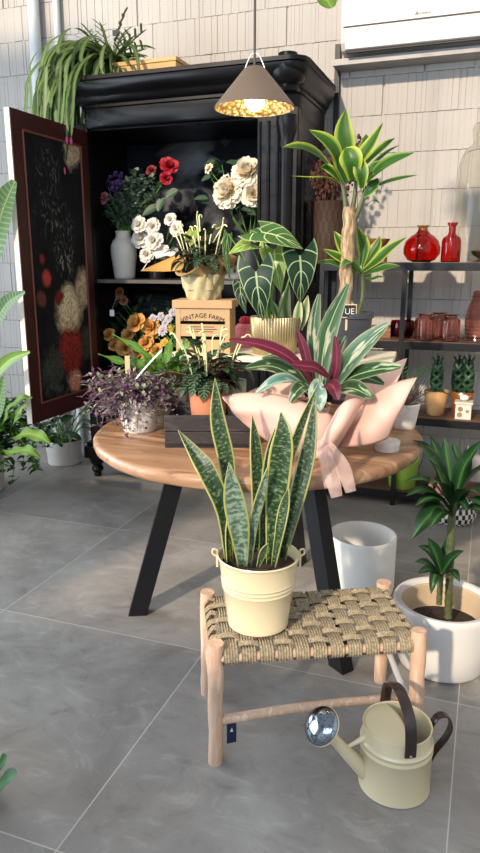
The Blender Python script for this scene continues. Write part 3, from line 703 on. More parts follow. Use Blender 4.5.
for px, w in [
    ([(450, 514, 2.24), (440, 508, 2.18), (425, 520, 2.12), (411, 540, 2.08)], .040),
    ([(450, 505, 2.24), (434, 485, 2.16), (420, 479, 2.10), (403, 482, 2.06)], .020),
    ([(450, 500, 2.24), (438, 472, 2.22), (430, 458, 2.20), (421, 444, 2.18)], .036),
    ([(449, 495, 2.25), (435, 462, 2.30), (424, 446, 2.36), (412, 440, 2.40)], .022),
    ([(452, 497, 2.25), (449, 470, 2.26), (446, 452, 2.27), (444, 437, 2.28)], .030),
    ([(453, 497, 2.25), (456, 470, 2.3), (456, 455, 2.33), (453, 441, 2.36)], .028),
    ([(455, 498, 2.25), (463, 470, 2.22), (472, 455, 2.20), (482, 440, 2.18)], .036),
    ([(455, 502, 2.25), (468, 482, 2.2), (480, 470, 2.16), (494, 466, 2.12)], .036),
    ([(455, 506, 2.25), (470, 492, 2.18), (485, 488, 2.12), (500, 492, 2.06)], .034),
    ([(454, 512, 2.24), (466, 508, 2.17), (480, 510, 2.12), (494, 520, 2.08)], .028),
    ([(451, 513, 2.24), (440, 500, 2.16), (428, 498, 2.12), (415, 506, 2.09)], .026),
    ([(452, 515, 2.23), (456, 503, 2.12), (462, 503, 2.06), (468, 512, 2.02)], .024),
    ([(450, 516, 2.23), (444, 512, 2.14), (437, 517, 2.08), (430, 528, 2.05)], .026),
    ([(450, 508, 2.24), (436, 494, 2.14), (422, 490, 2.08), (406, 496, 2.04)], .024),
    ([(450, 500, 2.25), (442, 474, 2.16), (434, 462, 2.13), (424, 456, 2.10)], .028),
    ([(454, 500, 2.25), (462, 476, 2.28), (466, 460, 2.30), (468, 444, 2.32)], .028),
    ([(455, 510, 2.24), (468, 500, 2.15), (478, 502, 2.10), (488, 510, 2.06)], .026),
    ([(450, 498, 2.26), (441, 466, 2.32), (436, 450, 2.36), (430, 436, 2.40)], .026),
    ([(453, 500, 2.26), (460, 478, 2.36), (468, 470, 2.44), (476, 470, 2.5)], .03),
    ([(452, 505, 2.24), (443, 488, 2.10), (437, 482, 2.02), (430, 484, 1.97)], .030),
    ([(455, 508, 2.24), (462, 494, 2.10), (470, 490, 2.03), (480, 494, 1.98)], .028),
    ([(453, 506, 2.26), (448, 484, 2.38), (440, 476, 2.46), (432, 474, 2.52)], .028),
]: blade(px, w * .85, DRL, gp, (.1, -.45, .9), dprof, fold=.35)
for px, w in [
    ([(441, 572, 2.22), (436, 556, 2.20), (432, 547, 2.19), (428, 538, 2.18)], .024), ([(441, 574, 2.22), (430, 566, 2.16), (423, 562, 2.13), (415, 562, 2.10)], .016),
    ([(441, 576, 2.22), (432, 570, 2.14), (425, 570, 2.10), (418, 574, 2.07)], .016), ([(442, 573, 2.22), (450, 561, 2.20), (457, 555, 2.18), (464, 551, 2.16)], .020),
    ([(441, 578, 2.21), (436, 574, 2.13), (433, 582, 2.09), (431, 594, 2.08)], .016), ([(441, 570, 2.22), (431, 553, 2.24), (425, 548, 2.26), (418, 546, 2.28)], .015),
    ([(442, 570, 2.23), (445, 556, 2.26), (447, 546, 2.28), (446, 538, 2.30)], .018), ([(442, 576, 2.21), (450, 572, 2.14), (455, 574, 2.10), (460, 582, 2.08)], .016)]:
    blade(px, w, DRL, gp, (.1, -.6, .8), dprof, fold=.35, n=10)
CYX, CYY = -.427, 2.70
cy = thing('plant_pot', 'empty white textured cylinder pot standing on the floor under the table edge', 'pot', (CYX, CYY, 0))
vessel('pot', plain('rough white stoneware', 'e2ded6', .7, 0, .04, 10, .45, 50), cy, (CYX, CYY, 0), [(0, 0), (.128, 0), (.136, .006), (.141, .03), (.142, .24), (.142, .253), (.139, .258), (.133, .257), (.131, .25), (.13, .03), (0, .028)])

# ================================================================ ON THE TABLE
# low white riser
RZ = 1.0
rs = thing('riser', 'low cream display riser on thin black legs standing on the round table', 'riser', (-.80, 2.72, TZ))
MB().add([(-1.275, 2.585, RZ - .022), (-.33, 2.585, RZ - .022), (-.36, 2.97, RZ - .022), (-1.22, 2.97, RZ - .022), (-1.275, 2.585, RZ), (-.33, 2.585, RZ), (-.36, 2.97, RZ), (-1.22, 2.97, RZ)],
         [[3, 2, 1, 0], [4, 5, 6, 7], [0, 1, 5, 4], [1, 2, 6, 5], [2, 3, 7, 6], [3, 0, 4, 7]]).build('riser_top', plain('cream painted board', 'e6dcc0', .5, 0, .04), rs, False, bevel=.003)
for x, y in ((-1.24, 2.61), (-.37, 2.61), (-1.14, 2.82), (-.46, 2.82)): MB().box((x - .01, y - .01, TZ), (x + .01, y + .01, RZ - .022)).build('leg', BLKM, rs, False)
MB().box((-1.24, 2.605, RZ - .04), (-.37, 2.62, RZ - .022)).build('rail', BLKM, rs, False)

# dark slatted tray crate with the terracotta peperomia
DKW = wood('charred dark wood', '332c2b', '262121', '443a37', .6, 1.5, 10, 14, 4, .3)
cr0 = V((-1.012, 2.028, TZ)); ca = V((.282, .102, 0)).normalized(); cb_ = V((-ca.y, ca.x, 0)); CL, CDp, CHt = .30, .24, .115
tr = thing('wooden_tray', 'dark charred wooden box tray at the front of the round table', 'tray', tuple(cr0 + ca * .15 + cb_ * .12))
def tb_(a, b): return MB().box(a, b, (ca, cb_), cr0)
tb_((0, 0, .004), (CL, CDp, .016)).build('base_board', DKW, tr, False)
for k in range(2):
    z0 = k * .058
    tb_((0, 0, z0), (CL, .014, z0 + .056)).build('front_board', DKW, tr, False, bevel=.002)
    tb_((0, CDp - .014, z0), (CL, CDp, z0 + .056)).build('back_board', DKW, tr, False, bevel=.002)
    tb_((0, .0145, z0), (.014, CDp - .0145, z0 + .056)).build('end_board', DKW, tr, False, bevel=.002)
    tb_((CL - .014, .0145, z0), (CL, CDp - .0145, z0 + .056)).build('end_board', DKW, tr, False, bevel=.002)

def potprof(rb, rt, h, t=.005, lip=0, rnd=.004, dep=.02):
    P = [(0, .002), (rb - rnd, 0), (rb, rnd)]
    if lip: P += [(rb + (rt - rb) * (1 - lip / h) - .004, h - lip), (rt, h - lip + .002), (rt, h - .002)]
    else: P += [(rb + (rt - rb) * .5, h * .5), (rt, h - .003)]
    return P + [(rt - t * .4, h), (rt - t, h - .003), (rt - t * 1.3, h - dep - .012), (0, h - dep - .014)]
def simple_pot(root, c, rb, rt, h, mat, lip=0, rf=None, dep=.02, sm=None, name='pot'):
    o = vessel(name, mat, root, c, potprof(rb, rt, h, lip=lip, dep=dep), 208 if rf else 44, rf); soil(root, c, rt - .006, h - dep, sm); return o
PEP = leafmat('dark quilted leaf', [(0, '5b7a55'), (.12, '24391f'), (1, '1c2f1b')], vein='6f8a68', vfreq=5, vk=1.2, vw=.22, rough=.35, tl=.12, rnd=.35)
SPIKE = plain('pale yellow green flower spike', 'd8dba0', .5, 0, .08)
RSTEM = plain('reddish stem', '8a5240', .5, 0, .2)
def hprof(t): return max(.02, min(1, (t * 9) ** .5 if t < .11 else 1) * (1 - max(0, (t - .2) / .8) ** 1.6))
def tuft(root, c, n, lrange, wrange, elr, seed, mat, prof=hprof, name='foliage', stem=None, wave=.0, az=None, droop=(.5, 1.4), lobe=.5, sl=(.5, 1), yb=0):
    """n leaves on short stalks springing from c"""
    r = random.Random(seed); mb = MB(); ms = MB(); c = V(c)
    for i in range(n):
        a = r.uniform(*(az or (0, 2 * PI))); el = r.uniform(*elr); L = r.uniform(*lrange); W = r.uniform(*wrange) * .5
        q = c + V((r.uniform(-1, 1), r.uniform(-1, 1), 0)) * .012
        stem_p = arc(q, a, el, L * r.uniform(*sl), r.uniform(.2, .8), 5); ms.tube(stem_p, .0016, 5)
        d = (stem_p[-1] - stem_p[-2]).normalized(); e2 = math.asin(max(-1, min(1, d.z)))
        lf = arc(stem_p[-1], a + r.uniform(-.3, .3), e2 - .35, W * 2.3, r.uniform(*droop), 7)
        mb.leaf(lf, W, prof, fold=.18, vo=i, lobe=lobe, wave=wave, nu=3)
    o = mb.build(name, mat, root)
    ms.build('stems', stem or RSTEM, root)
    return o
def spikes(root, c, n, h, seed, sp=.05, hook=1.8):
    r = random.Random(seed)
    for i in range(n):
        a = r.uniform(0, 2 * PI); q = V(c) + V((math.cos(a), math.sin(a), 0)) * r.uniform(0, sp)
        p = arc(q, a, r.uniform(1.25, 1.5), r.uniform(*h), r.uniform(.0, .4), 7); d = arc(p[-1], a + r.uniform(-1, 1), 1.2, .032, r.uniform(.3, 1) * hook * 1.6, 7)
        pts = p + d[1:]
        MB().tube(pts, [.0016] * 3 + [.0026] * (len(pts) - 6) + [.003, .003, .0015], 6).build('flower_spike', SPIKE, root)
TCX, TCY = -.905, 2.165
TERRA = plain('terracotta', 'b87552', .75, 0, .06, 6, .1, 50)
tp = thing('peperomia', 'dark leaved peperomia with pale flower spikes in a terracotta pot inside the dark tray', 'plant', (TCX, TCY, TZ + .0165))
simple_pot(tp, (TCX, TCY, TZ + .0165), .054, .071, .20, TERRA)
tuft(tp, (TCX, TCY, TZ + .21), 115, (.06, .165), (.042, .066), (.2, 1.35), 5, PEP, droop=(.5, 1.4), lobe=.55)
spikes(tp, (TCX, TCY, TZ + .25), 16, (.10, .16), 6, .09)
# small pale pot behind it
sq = thing('plant_pot', 'small pale sage pot standing in the dark tray beside the terracotta pot', 'pot', (-.835, 2.262, TZ + .0165))
simple_pot(sq, (-.835, 2.262, TZ + .0165), (.030), .036, .195, plain('sage glaze', 'b3b795', .5), dep=.015)

# kraft crate box on the riser
KR = plain('kraft brown board', 'b4926a', .75, 0, .05, 5, .1, 80)
kc = at(205, 353, 2.70); KX, KY = -1.135, 2.70
kb = thing('crate_box', 'kraft brown crate box with a lid, dark slots and printed lettering on the riser', 'crate', (KX, KY, RZ))
ka = V((math.cos(.20), math.sin(.20), 0)); kd = V((-ka.y, ka.x, 0)); KW, KD, KH = .115, .075, .222
ko = V((KX, KY, RZ))
def kbx(a, b): return MB().box(a, b, (ka, kd), ko)
for z0, z1 in ((.0, .058), (.072, .122), (.136, KH - .03)): kbx((-KW, -KD, z0), (KW, -KD + .008, z1)).build('front_slat', KR, kb, False)
for x in (-KW, KW - .012): kbx((x, -KD + .008, 0), (x + .012, KD, KH - .03)).build('side_board', KR, kb, False)
for x in (-KW, KW - .02): kbx((x, -KD - .0015, 0), (x + .02, -KD, KH - .03)).build('corner_post', KR, kb, False)
kbx((-KW + .012, KD - .008, 0), (KW - .012, KD, KH - .03)).build('back_board', KR, kb, False)
kbx((-KW + .012, -KD + .03, .002), (KW - .012, KD - .01, KH - .04)).build('inner_box', plain('dark inside', '2a1e15', .9), kb, False)
kbx((-KW - .012, -KD - .010, KH - .034), (KW + .012, KD + .008, KH)).build('lid', KR, kb, False, bevel=.003)
INK = plain('black print', '2c241d', .8)
text_mesh('lettering', 'VINTAGE FARM', .026, ko + V((0, 0, .150)) - kd * (KD + .0016), ka, (0, 0, 1), INK, kb, .0003, curve=.20)
mb = MB()
for z, w_ in ((.110, .05), (.100, .06), (.090, .045)):
    q = ko - kd * (KD + .0008); mb.add([q + ka * a_ + V((0, 0, z + b_)) for a_, b_ in ((-w_, 0), (w_, 0), (w_, .003), (-w_, .003))], [[0, 1, 2, 3]])
mb.build('print_lines', INK, kb, False)
# kraft wrapped plant on the crate
WZ = RZ + KH; WXc, WYc = KX - .01, KY
wp = thing('wrapped_plant', 'spiky flowered peperomia wrapped in crumpled kraft paper on top of the crate box', 'plant', (WXc, WYc, WZ))
KP = plain('crumpled kraft paper', 'aea078', .8, 0, .08, 8, .9, 22)
KP2 = plain('brown kraft paper inside', '9b7f52', .8, 0, .08, 8, .2, 40)
r_ = random.Random(2); ph_ = [r_.uniform(0, 6) for _ in range(8)]
def crump(a, t): return 1 + .06 * math.sin(5 * a + ph_[0] + 7 * t) + .05 * math.sin(9 * a - 11 * t + ph_[1]) + .02 * math.sin(17 * a + ph_[2] + 12 * t)
MB().lathe([(0, 0), (.066, .0), (.070, .01), (.076, .03), (.080, .05), (.084, .07), (.088, .09), (.090, .10), (.088, .104), (.082, .095), (.078, .04), (0, .03)], (WXc, WYc, WZ), 72, rf=crump).build('paper_bag', KP, wp)
mb = MB(); rows = []
for i in range(9):
    t = i / 8; row = []
    for j in range(72):
        a = 2 * PI * j / 72; fl = .5 + .5 * math.sin(2 * a + 2.4); rr = .088 + .06 * t * (.5 + .6 * math.sin(3 * a + 1)) * .9; z = .10 + t * (.035 + .06 * fl) + .008 * math.sin(7 * a + 5 * t)
        if math.sin(a) < -.2: z -= .03 * t
        row.append((WXc + rr * math.cos(a), WYc + rr * math.sin(a), WZ + z))
    rows.append(row)
mb.grid(rows, None, True).build('paper_collar', KP2, wp, solid=.001)
soil(wp, (WXc, WYc, WZ), .08, .10)
tuft(wp, (WXc, WYc, WZ + .135), 85, (.07, .16), (.038, .056), (.3, 1.4), 15, PEP, lobe=.5)
spikes(wp, (WXc, WYc, WZ + .15), 15, (.10, .20), 16, .08, 2.2)
YL = leafmat('yellow green leaf', [(0, 'b9c653'), (1, '9fb33a')], tl=.35)
mb = MB()
for px in ([(190, 246, 2.66), (194, 236, 2.65), (199, 228, 2.64)], [(186, 243, 2.67), (189, 236, 2.67), (190, 228, 2.68)], [(207, 232, 2.68), (213, 230, 2.67), (224, 226, 2.66)]):
    mb.leaf(smooth_path([at(*p) for p in px], 7), .016 if px[0][0] < 200 else .006, nrm=(.2, -.8, .5))
mb.build('young_leaves', YL, wp)

# ---- alocasia
def aloc(name, base, rib_): return leafmat(name, [(0, rib_), (.05, base[0]), (.9, base[1]), (1, rib_)], vein=rib_, vfreq=4.0, vk=1.5, vw=.09, rough=.35, tl=.3, rnd=.08, midrib=(rib_, .055))
ALD = aloc('dark velvet alocasia leaf', ('1c3a24', '1f4027'), 'b9cf9c'); ALB = aloc('bright alocasia leaf', ('7da33a', '8fb545'), 'e2ecae'); ALM = aloc('mid green alocasia leaf', ('3c6a34', '4a7a3c'), 'cfe0a4')
GOLD = plain('brushed gold ribbed ceramic', 'a8966e', .3, .6, .12, 4)
AX, AY = -.838, 2.735
al = thing('alocasia', 'alocasia with large dark pale-veined arrow leaves in a ribbed gold pot on the riser', 'plant', (AX, AY, RZ))
simple_pot(al, (AX, AY, RZ), .088, .101, .155, GOLD, rf=lambda a, t: 1 + .04 * abs(math.sin(26 * a)) if t > .1 else 1)
def aprof(t): return max(.015, (.80 + .2 * math.sin(min(1, t / .25) * PI / 2)) * (1 - max(0, (t - .1) / .9) ** 1.5))
STG = plain('green leaf stalk', '5f8a3c', .45, 0, .1)
ab = V((AX, AY, RZ + .11))
for px, w, mt, nr, lb in [
    ([(256, 272, 2.56), (258, 292, 2.55), (263, 321, 2.57)], .066, ALD, (.25, -.9, .3), .95),
    ([(300, 256, 2.62), (301, 276, 2.60), (300, 303, 2.62)], .066, ALD, (.45, -.88, .2), .95),
    ([(262, 232, 2.60), (281, 237, 2.58), (303, 249, 2.60)], .075, ALM, (.2, -.55, .85), .8),
    ([(250, 244, 2.60), (242, 246, 2.57), (228, 254, 2.55)], .040, ALB, (.1, -.7, .75), .8),
    ([(274, 250, 2.68), (276, 266, 2.66), (281, 293, 2.66)], .055, ALB, (.1, -.95, .2), .8),
    ([(228, 234, 2.62), (226, 256, 2.60), (231, 284, 2.61)], .024, ALM, (.95, -.35, .1), .5),
    ([(240, 284, 2.64), (241, 296, 2.62), (246, 314, 2.63)], .028, ALD, (.3, -.9, .2), .8),
    ([(264, 236, 2.72), (258, 228, 2.76), (246, 234, 2.80)], .055, ALM, (0, -.3, .95), .6),
    ]:
    w *= 1.14; pts = smooth_path([at(*p) for p in px], 14)
    lf = MB().leaf(pts, w, aprof, nrm=nr, lobe=lb, fold=.12, curl=.1, nu=5).build('leaf', mt, al)
    tip = pts[0]; m_ = ab.lerp(tip, .6) + V((0, 0, .03)); MB().tube(smooth_path([ab + V((RND.uniform(-.03, .03), RND.uniform(-.03, .03), 0)), m_, tip], 12), [.0045 - .0002 * i for i in range(12)], 7).build('stalk', STG, lf)

# pale sansevieria in a black nursery pot behind the alocasia
PSX, PSY = -.668, 2.855
ps = thing('sansevieria', 'short pale striped sansevieria behind the gold pot', 'plant', (PSX, PSY, RZ))
simple_pot(ps, (PSX, PSY, RZ), .04, .052, .10, plain('black nursery pot', '1b1a1a', .6))
PSL = leafmat('pale striped leaf', [(0, '5b7a45'), (.35, '8ba468'), (.6, 'd5d9a6'), (1, 'e3e4bd')], tl=.2, rnd=.1)
for px, w in [([(290, 328, 2.79), (285, 308, 2.78), (289, 284, 2.78)], .026), ([(300, 330, 2.78), (304, 314, 2.78), (308, 295, 2.79)], .022), ([(297, 332, 2.76), (298, 316, 2.75), (300, 298, 2.76)], .02), ([(280, 328, 2.80), (276, 312, 2.80), (272, 300, 2.8)], .016)]:
    blade(px, w, PSL, ps, (.1, -.95, .1), fold=.3, n=9)

# pink rough bag
pk = thing('pink_bag', 'small rough pink bag with a red gathered top between the crate and the gold pot', 'bag', (-1.032, 2.90, RZ))
PNK = plain('rough pink felt', 'd9797a', .9, 0, .2, 60, .6, 90)
MB().lathe([(0, 0), (.042, .0), (.052, .02), (.054, .05), (.046, .085), (.03, .105), (0, .11)], (-1.032, 2.90, RZ), 28, rf=lambda a, t: 1 + .03 * math.sin(11 * a + 9 * t)).build('bag_body', PNK, pk)
MB().lathe([(0, .10), (.022, .102), (.03, .118), (.022, .135), (0, .14)], (-1.027, 2.90, RZ), 20).build('gathered_top', plain('crimson felt', 'ab2338', .8, 0, .1), pk)

# ---- dracaena with thick trunk in a dark grey pot
DPX, DPY = -.528, 2.735
dt = thing('dracaena', 'tall dracaena with a thick woody trunk and yellow edged leaves in the dark grey pot', 'plant', (DPX, DPY, RZ))
GPOT = plain('dark slate grey pot', '3a3b41', .45, 0, .06)
simple_pot(dt, (DPX, DPY, RZ), .078, .100, .18, GPOT, lip=.022, dep=.012, sm=plain('brown bark soil', '5b4330', .95, 0, .4, 60, .9, 80))
DLF = leafmat('yellow edged dracaena leaf', [(0, '3d6826'), (.55, '467527'), (.72, '9db83c'), (1, 'd2da66')], rough=.3, tl=.4, rnd=.12)
DLG = leafmat('green dracaena leaf', [(0, '3c6a2a'), (.6, '34602a'), (.8, '6f9440'), (1, 'a5bb55')], rough=.3, tl=.3, rnd=.12)
def barkmat():
    m, nt, b = newmat('pale ridged bark'); n = nd(nt, 'TexNoise', {'Vector': scaled(nt, objco(nt), 9, 9, 2.2), 'Scale': 9.0, 'Detail': 6.0}).outputs[0]
    nt.links.new(ramp(nt, n, [(.3, lin('5f4a36')), (.5, lin('9f8666')), (.7, lin('c4ab88'))]), b.inputs['Base Color']); b.inputs['Roughness'].default_value = .85; bump(nt, b, n, .8, .008); return m
BARK = barkmat()
t0 = V((DPX - .02, DPY, RZ + .15)); t1 = at(350, 207, DPY)
MB().tube([t0.lerp(t1, i / 24) + V((.003 * math.sin(i), 0, 0)) for i in range(25)], [.0265 + .0015 * math.sin(i * 2.1) for i in range(24)] + [.022], 20).build('trunk', BARK, dt)
cn = [(t1 + V((-.014, 0, -.02)), at(341, 178, 2.73)), (t1 + V((.006, .01, -.02)), at(356, 178, 2.75)), (t1 + V((.02, 0, -.05)), at(366, 186, 2.72))]
for a_, b_ in cn: MB().tube(smooth_path([a_, a_.lerp(b_, .5) + V((.004, 0, 0)), b_], 10), [.010 - .0003 * i for i in range(10)], 9).build('cane', CANE, dt)
def lprof(t): return max(.03, min(1, .38 + 1.5 * t) * (1 - max(0, (t - .5) / .5) ** 1.9))
for px, w, mt, nr in [
    ([(339, 180, 2.72), (322, 160, 2.64), (303, 149, 2.58), (283, 147, 2.52)], .036, DLF, (.1, -.6, .8)),
    ([(341, 178, 2.72), (336, 156, 2.66), (326, 142, 2.62), (309, 130, 2.58)], .034, DLF, (.4, -.7, .6)),
    ([(345, 178, 2.73), (346, 152, 2.71), (344, 130, 2.70), (346, 109, 2.70)], .033, DLF, (.1, -.98, .1)),
    ([(354, 180, 2.74), (362, 158, 2.72), (372, 143, 2.72), (383, 123, 2.72)], .026, DLF, (-.4, -.85, .3)),
    ([(358, 172, 2.77), (376, 154, 2.80), (386, 145, 2.82), (395, 138, 2.83)], .020, DLF, (-.3, -.7, .6)),
    ([(360, 190, 2.72), (374, 176, 2.66), (391, 163, 2.62), (414, 153, 2.58)], .036, DLG, (-.35, -.65, .7)),
    ([(364, 194, 2.71), (379, 186, 2.66), (397, 180, 2.62), (418, 175, 2.60)], .018, DLG, (-.2, -.5, .85)),
    ([(353, 180, 2.66), (352, 164, 2.62), (349, 154, 2.62), (345, 148, 2.63)], .036, DLF, (.1, -.95, .3)),
    ([(362, 188, 2.66), (362, 176, 2.63), (360, 165, 2.63), (357, 154, 2.64)], .024, DLF, (-.1, -.95, .2)),
    ([(338, 184, 2.71), (326, 178, 2.64), (311, 178, 2.59), (291, 176, 2.56)], .014, DLF, (0, -.25, .97)),
    ([(362, 186, 2.72), (371, 172, 2.69), (377, 166, 2.68), (382, 160, 2.68)], .022, DLG, (-.3, -.85, .4)),
    ([(340, 182, 2.7), (332, 172, 2.66), (326, 168, 2.65), (320, 168, 2.64)], .016, DLF, (.2, -.8, .5)),
    ([(366, 206, 2.72), (372, 201, 2.70), (376, 201, 2.69), (380, 204, 2.68)], .007, DLG, (0, -.4, .9)),
    ([(364, 196, 2.70), (370, 190, 2.67), (375, 184, 2.66), (378, 178, 2.66)], .022, DLG, (-.2, -.9, .3)),
    ([(358, 178, 2.78), (374, 164, 2.84), (388, 152, 2.88), (400, 145, 2.9)], .014, DLG, (-.2, -.5, .85)),
    ([(346, 182, 2.70), (342, 168, 2.68), (338, 158, 2.68), (332, 150, 2.69)], .022, DLG, (.2, -.9, .3)),
    ([(352, 182, 2.80), (350, 160, 2.86), (338, 146, 2.90), (326, 140, 2.94)], .03, DLG, (.2, -.7, .6)),
    ([(356, 180, 2.8), (362, 160, 2.86), (366, 146, 2.9), (366, 134, 2.92)], .028, DLG, (-.1, -.9, .3)),
]: blade(px, w * 1.18, mt, dt, nr, lprof, fold=.3, n=12)
# second, shorter shoot of the same pot
q0 = V((DPX + .03, DPY + .03, RZ + .16)); q1 = at(362, 272, 2.79)
MB().tube(smooth_path([q0, q0.lerp(q1, .5) + V((.012, 0, 0)), q1], 12), [.009] * 12, 9).build('cane', CANE, dt)
for px, w in [
    ([(362, 272, 2.79), (376, 262, 2.76), (390, 249, 2.74), (407, 237, 2.72)], .026), ([(360, 270, 2.79), (348, 255, 2.80), (341, 243, 2.82), (334, 231, 2.84)], .026),
    ([(361, 268, 2.80), (364, 252, 2.82), (362, 240, 2.84), (357, 226, 2.86)], .026), ([(363, 268, 2.80), (372, 254, 2.82), (377, 246, 2.83), (380, 236, 2.84)], .024),
    ([(358, 274, 2.78), (344, 267, 2.75), (330, 262, 2.73), (312, 263, 2.71)], .014), ([(364, 274, 2.78), (378, 270, 2.74), (388, 267, 2.72), (400, 266, 2.70)], .018),
    ([(358, 272, 2.77), (346, 262, 2.74), (336, 256, 2.72), (323, 249, 2.71)], .022), ([(365, 278, 2.78), (372, 279, 2.75), (378, 277, 2.74), (384, 277, 2.73)], .009),
    ([(360, 272, 2.76), (352, 262, 2.72), (346, 262, 2.70), (340, 268, 2.69)], .018)]:
    blade(px, w, DLG if w < .02 else DLF, dt, (0, -.7, .6), lprof, fold=.3, n=10)
# chalk sign stuck in the pot
cs = at(347, 311, 2.635); sg_ = thing('chalk_sign', 'small black chalk sign with a pale wooden rim stuck in the dark grey pot', 'sign', tuple(cs + V((0, 0, -.05))))
sa = CR.copy(); sb = V((-CR.y, CR.x, 0))
MB().box((-.038, .001, -.026), (.038, .005, .026), (sa, sb), cs).build('sign_rim', plain('pale pine rim', 'c9b08c', .6), sg_, False)
bdS = MB().box((-.034, -.0005, -.022), (.034, .0025, .022), (sa, sb), cs).build('blackboard', plain('blackboard', '1d1c1c', .8), sg_, False)
text_mesh('chalk_lettering', 'UE', .032, cs + sa * .010 - sb * .001 + V((0, 0, -.012)), sa, (0, 0, 1), plain('chalk', 'c9c9c4', .9), bdS, .0003)
MB().box((-.004, .0055, -.075), (.004, .008, .02), (sa, sb), cs).build('stake', plain('pale pine stake', 'c9b08c', .6), sg_, False)

# ---- stromanthe wrapped in pink paper
SX, SY = -.585, 2.26
sm_ = thing('wrapped_plant', 'variegated stromanthe with crimson leaf backs wrapped in pale pink paper on the table edge', 'plant', (SX, SY, TZ))
simple_pot(sm_, (SX, SY, TZ), .06, .08, .15, plain('brown nursery pot', '5a3b2c', .6), dep=.01)
STV = leafmat('cream and green stromanthe leaf', [(0, '47704a'), (.5, '4a7250'), (.9, '7a9672'), (1, 'd2c8a8')], spots=('d6d6b6', .96), sscale=(4.2, 2.8), sthr=(.56, .63), rough=.3, tl=.25, rnd=.1, midrib=('cddcae', .05))
STG2 = leafmat('green stromanthe leaf', [(0, '35562f'), (.6, '2a4a2a'), (.9, '49683f'), (1, 'c7b9a0')], spots=('aebf98', .9), sscale=(3, 4.0), sthr=(.58, .66), rough=.3, tl=.15, rnd=.12, midrib=('a9c08c', .06))
STM = leafmat('crimson leaf back', [(0, '74203a'), (.7, '631830'), (1, '7d3a4c')], rough=.4, tl=.25, rnd=.1, midrib=('a84a5e', .07))
STT = leafmat('blue green stromanthe leaf', [(0, '5d8f84'), (.5, '74a394'), (1, 'b9cdb2')], spots=('c9dcc4', .9), sscale=(3, 4), sthr=(.5, .6), tl=.2, rnd=.1)
def oprof(t): return max(.03, math.sin(PI * min(1, t * .93 + .03)) ** .75)
sb0 = (317, 402, 2.26)
for px, w, mt, nr in [
    ([(320, 392, 2.25), (323, 354, 2.26), (331, 322, 2.27), (348, 284, 2.28)], .036, STV, (.3, -.95, .1)),
    ([(316, 392, 2.27), (314, 355, 2.28), (314, 325, 2.29), (319, 294, 2.30)], .026, STV, (.3, -.95, .1)),
    ([(330, 392, 2.24), (345, 368, 2.20), (364, 346, 2.16), (388, 324, 2.13)], .046, STV, (-.2, -.8, .55)),
    ([(332, 390, 2.24), (352, 377, 2.18), (375, 370, 2.13), (401, 367, 2.10)], .036, STG2, (0, -.75, .7)),
    ([(328, 394, 2.22), (340, 389, 2.12), (355, 389, 2.06), (372, 398, 2.03)], .036, STG2, (0, -.7, .7)),
    ([(318, 378, 2.14), (317, 390, 2.06), (318, 400, 2.04), (319, 411, 2.04)], .032, STT, (.3, -.95, .2)),
    ([(312, 380, 2.20), (290, 358, 2.14), (262, 345, 2.10), (229, 340, 2.06)], .026, STM, (.1, -.75, .7)),
    ([(312, 390, 2.22), (307, 362, 2.22), (303, 346, 2.22), (297, 330, 2.22)], .019, STM, (.4, -.9, .1)),
    ([(330, 388, 2.22), (336, 370, 2.20), (337, 352, 2.20), (335, 336, 2.20)], .019, STM, (-.2, -.95, .1)),
    ([(330, 378, 2.16), (316, 368, 2.11), (304, 366, 2.08), (292, 364, 2.06)], .024, STM, (.1, -.8, .6)),
    ([(310, 388, 2.24), (290, 374, 2.20), (270, 366, 2.17), (246, 368, 2.14)], .038, STG2, (.1, -.6, .8)),
    ([(308, 394, 2.20), (292, 380, 2.12), (276, 380, 2.07), (256, 393, 2.04)], .024, STT, (.1, -.7, .7)),
    ([(310, 386, 2.30), (296, 368, 2.32), (280, 356, 2.34), (262, 358, 2.36)], .034, STG2, (.1, -.5, .85)),
    ([(326, 386, 2.30), (334, 360, 2.34), (340, 346, 2.36), (346, 336, 2.38)], .024, STV, (-.1, -.95, .2)),
    ([(322, 392, 2.28), (326, 362, 2.32), (326, 346, 2.34), (324, 336, 2.36)], .026, STT, (-.1, -.95, .2)),
    ([(331, 392, 2.26), (348, 380, 2.26), (366, 378, 2.27), (384, 384, 2.28)], .034, STG2, (0, -.6, .8)),
    ([(314, 392, 2.18), (306, 386, 2.10), (298, 390, 2.06), (290, 402, 2.04)], .028, STG2, (.1, -.7, .7)),
    ([(322, 390, 2.16), (328, 384, 2.08), (334, 388, 2.04), (338, 400, 2.02)], .026, STM, (.0, -.7, .7)),
]: blade(px, w * .92, mt, sm_, nr, oprof, fold=.22, n=12)
def patch(ctrl, nu=18, nv=14, ripple=0, seed=0):
    """Bezier sheet from a 4 x 4 net of points"""
    def B(t): return ((1 - t) ** 3, 3 * t * (1 - t) ** 2, 3 * t * t * (1 - t), t ** 3)
    rows = []; r = random.Random(seed); f1, f2 = r.uniform(3, 6), r.uniform(3, 6)
    for i in range(nv + 1):
        bv = B(i / nv); row = []
        for j in range(nu + 1):
            bu = B(j / nu); p = V((0, 0, 0))
            for a in range(4):
                for b in range(4): p += ctrl[a][b] * (bv[a] * bu[b])
            if ripple: p += V((0, -1, .3)) * ripple * math.sin(f1 * j / nu * 2 + f2 * i / nv * 2) * (i / nv)
            row.append(p)
        rows.append(row)
    return MB().grid(rows)
PINK = None
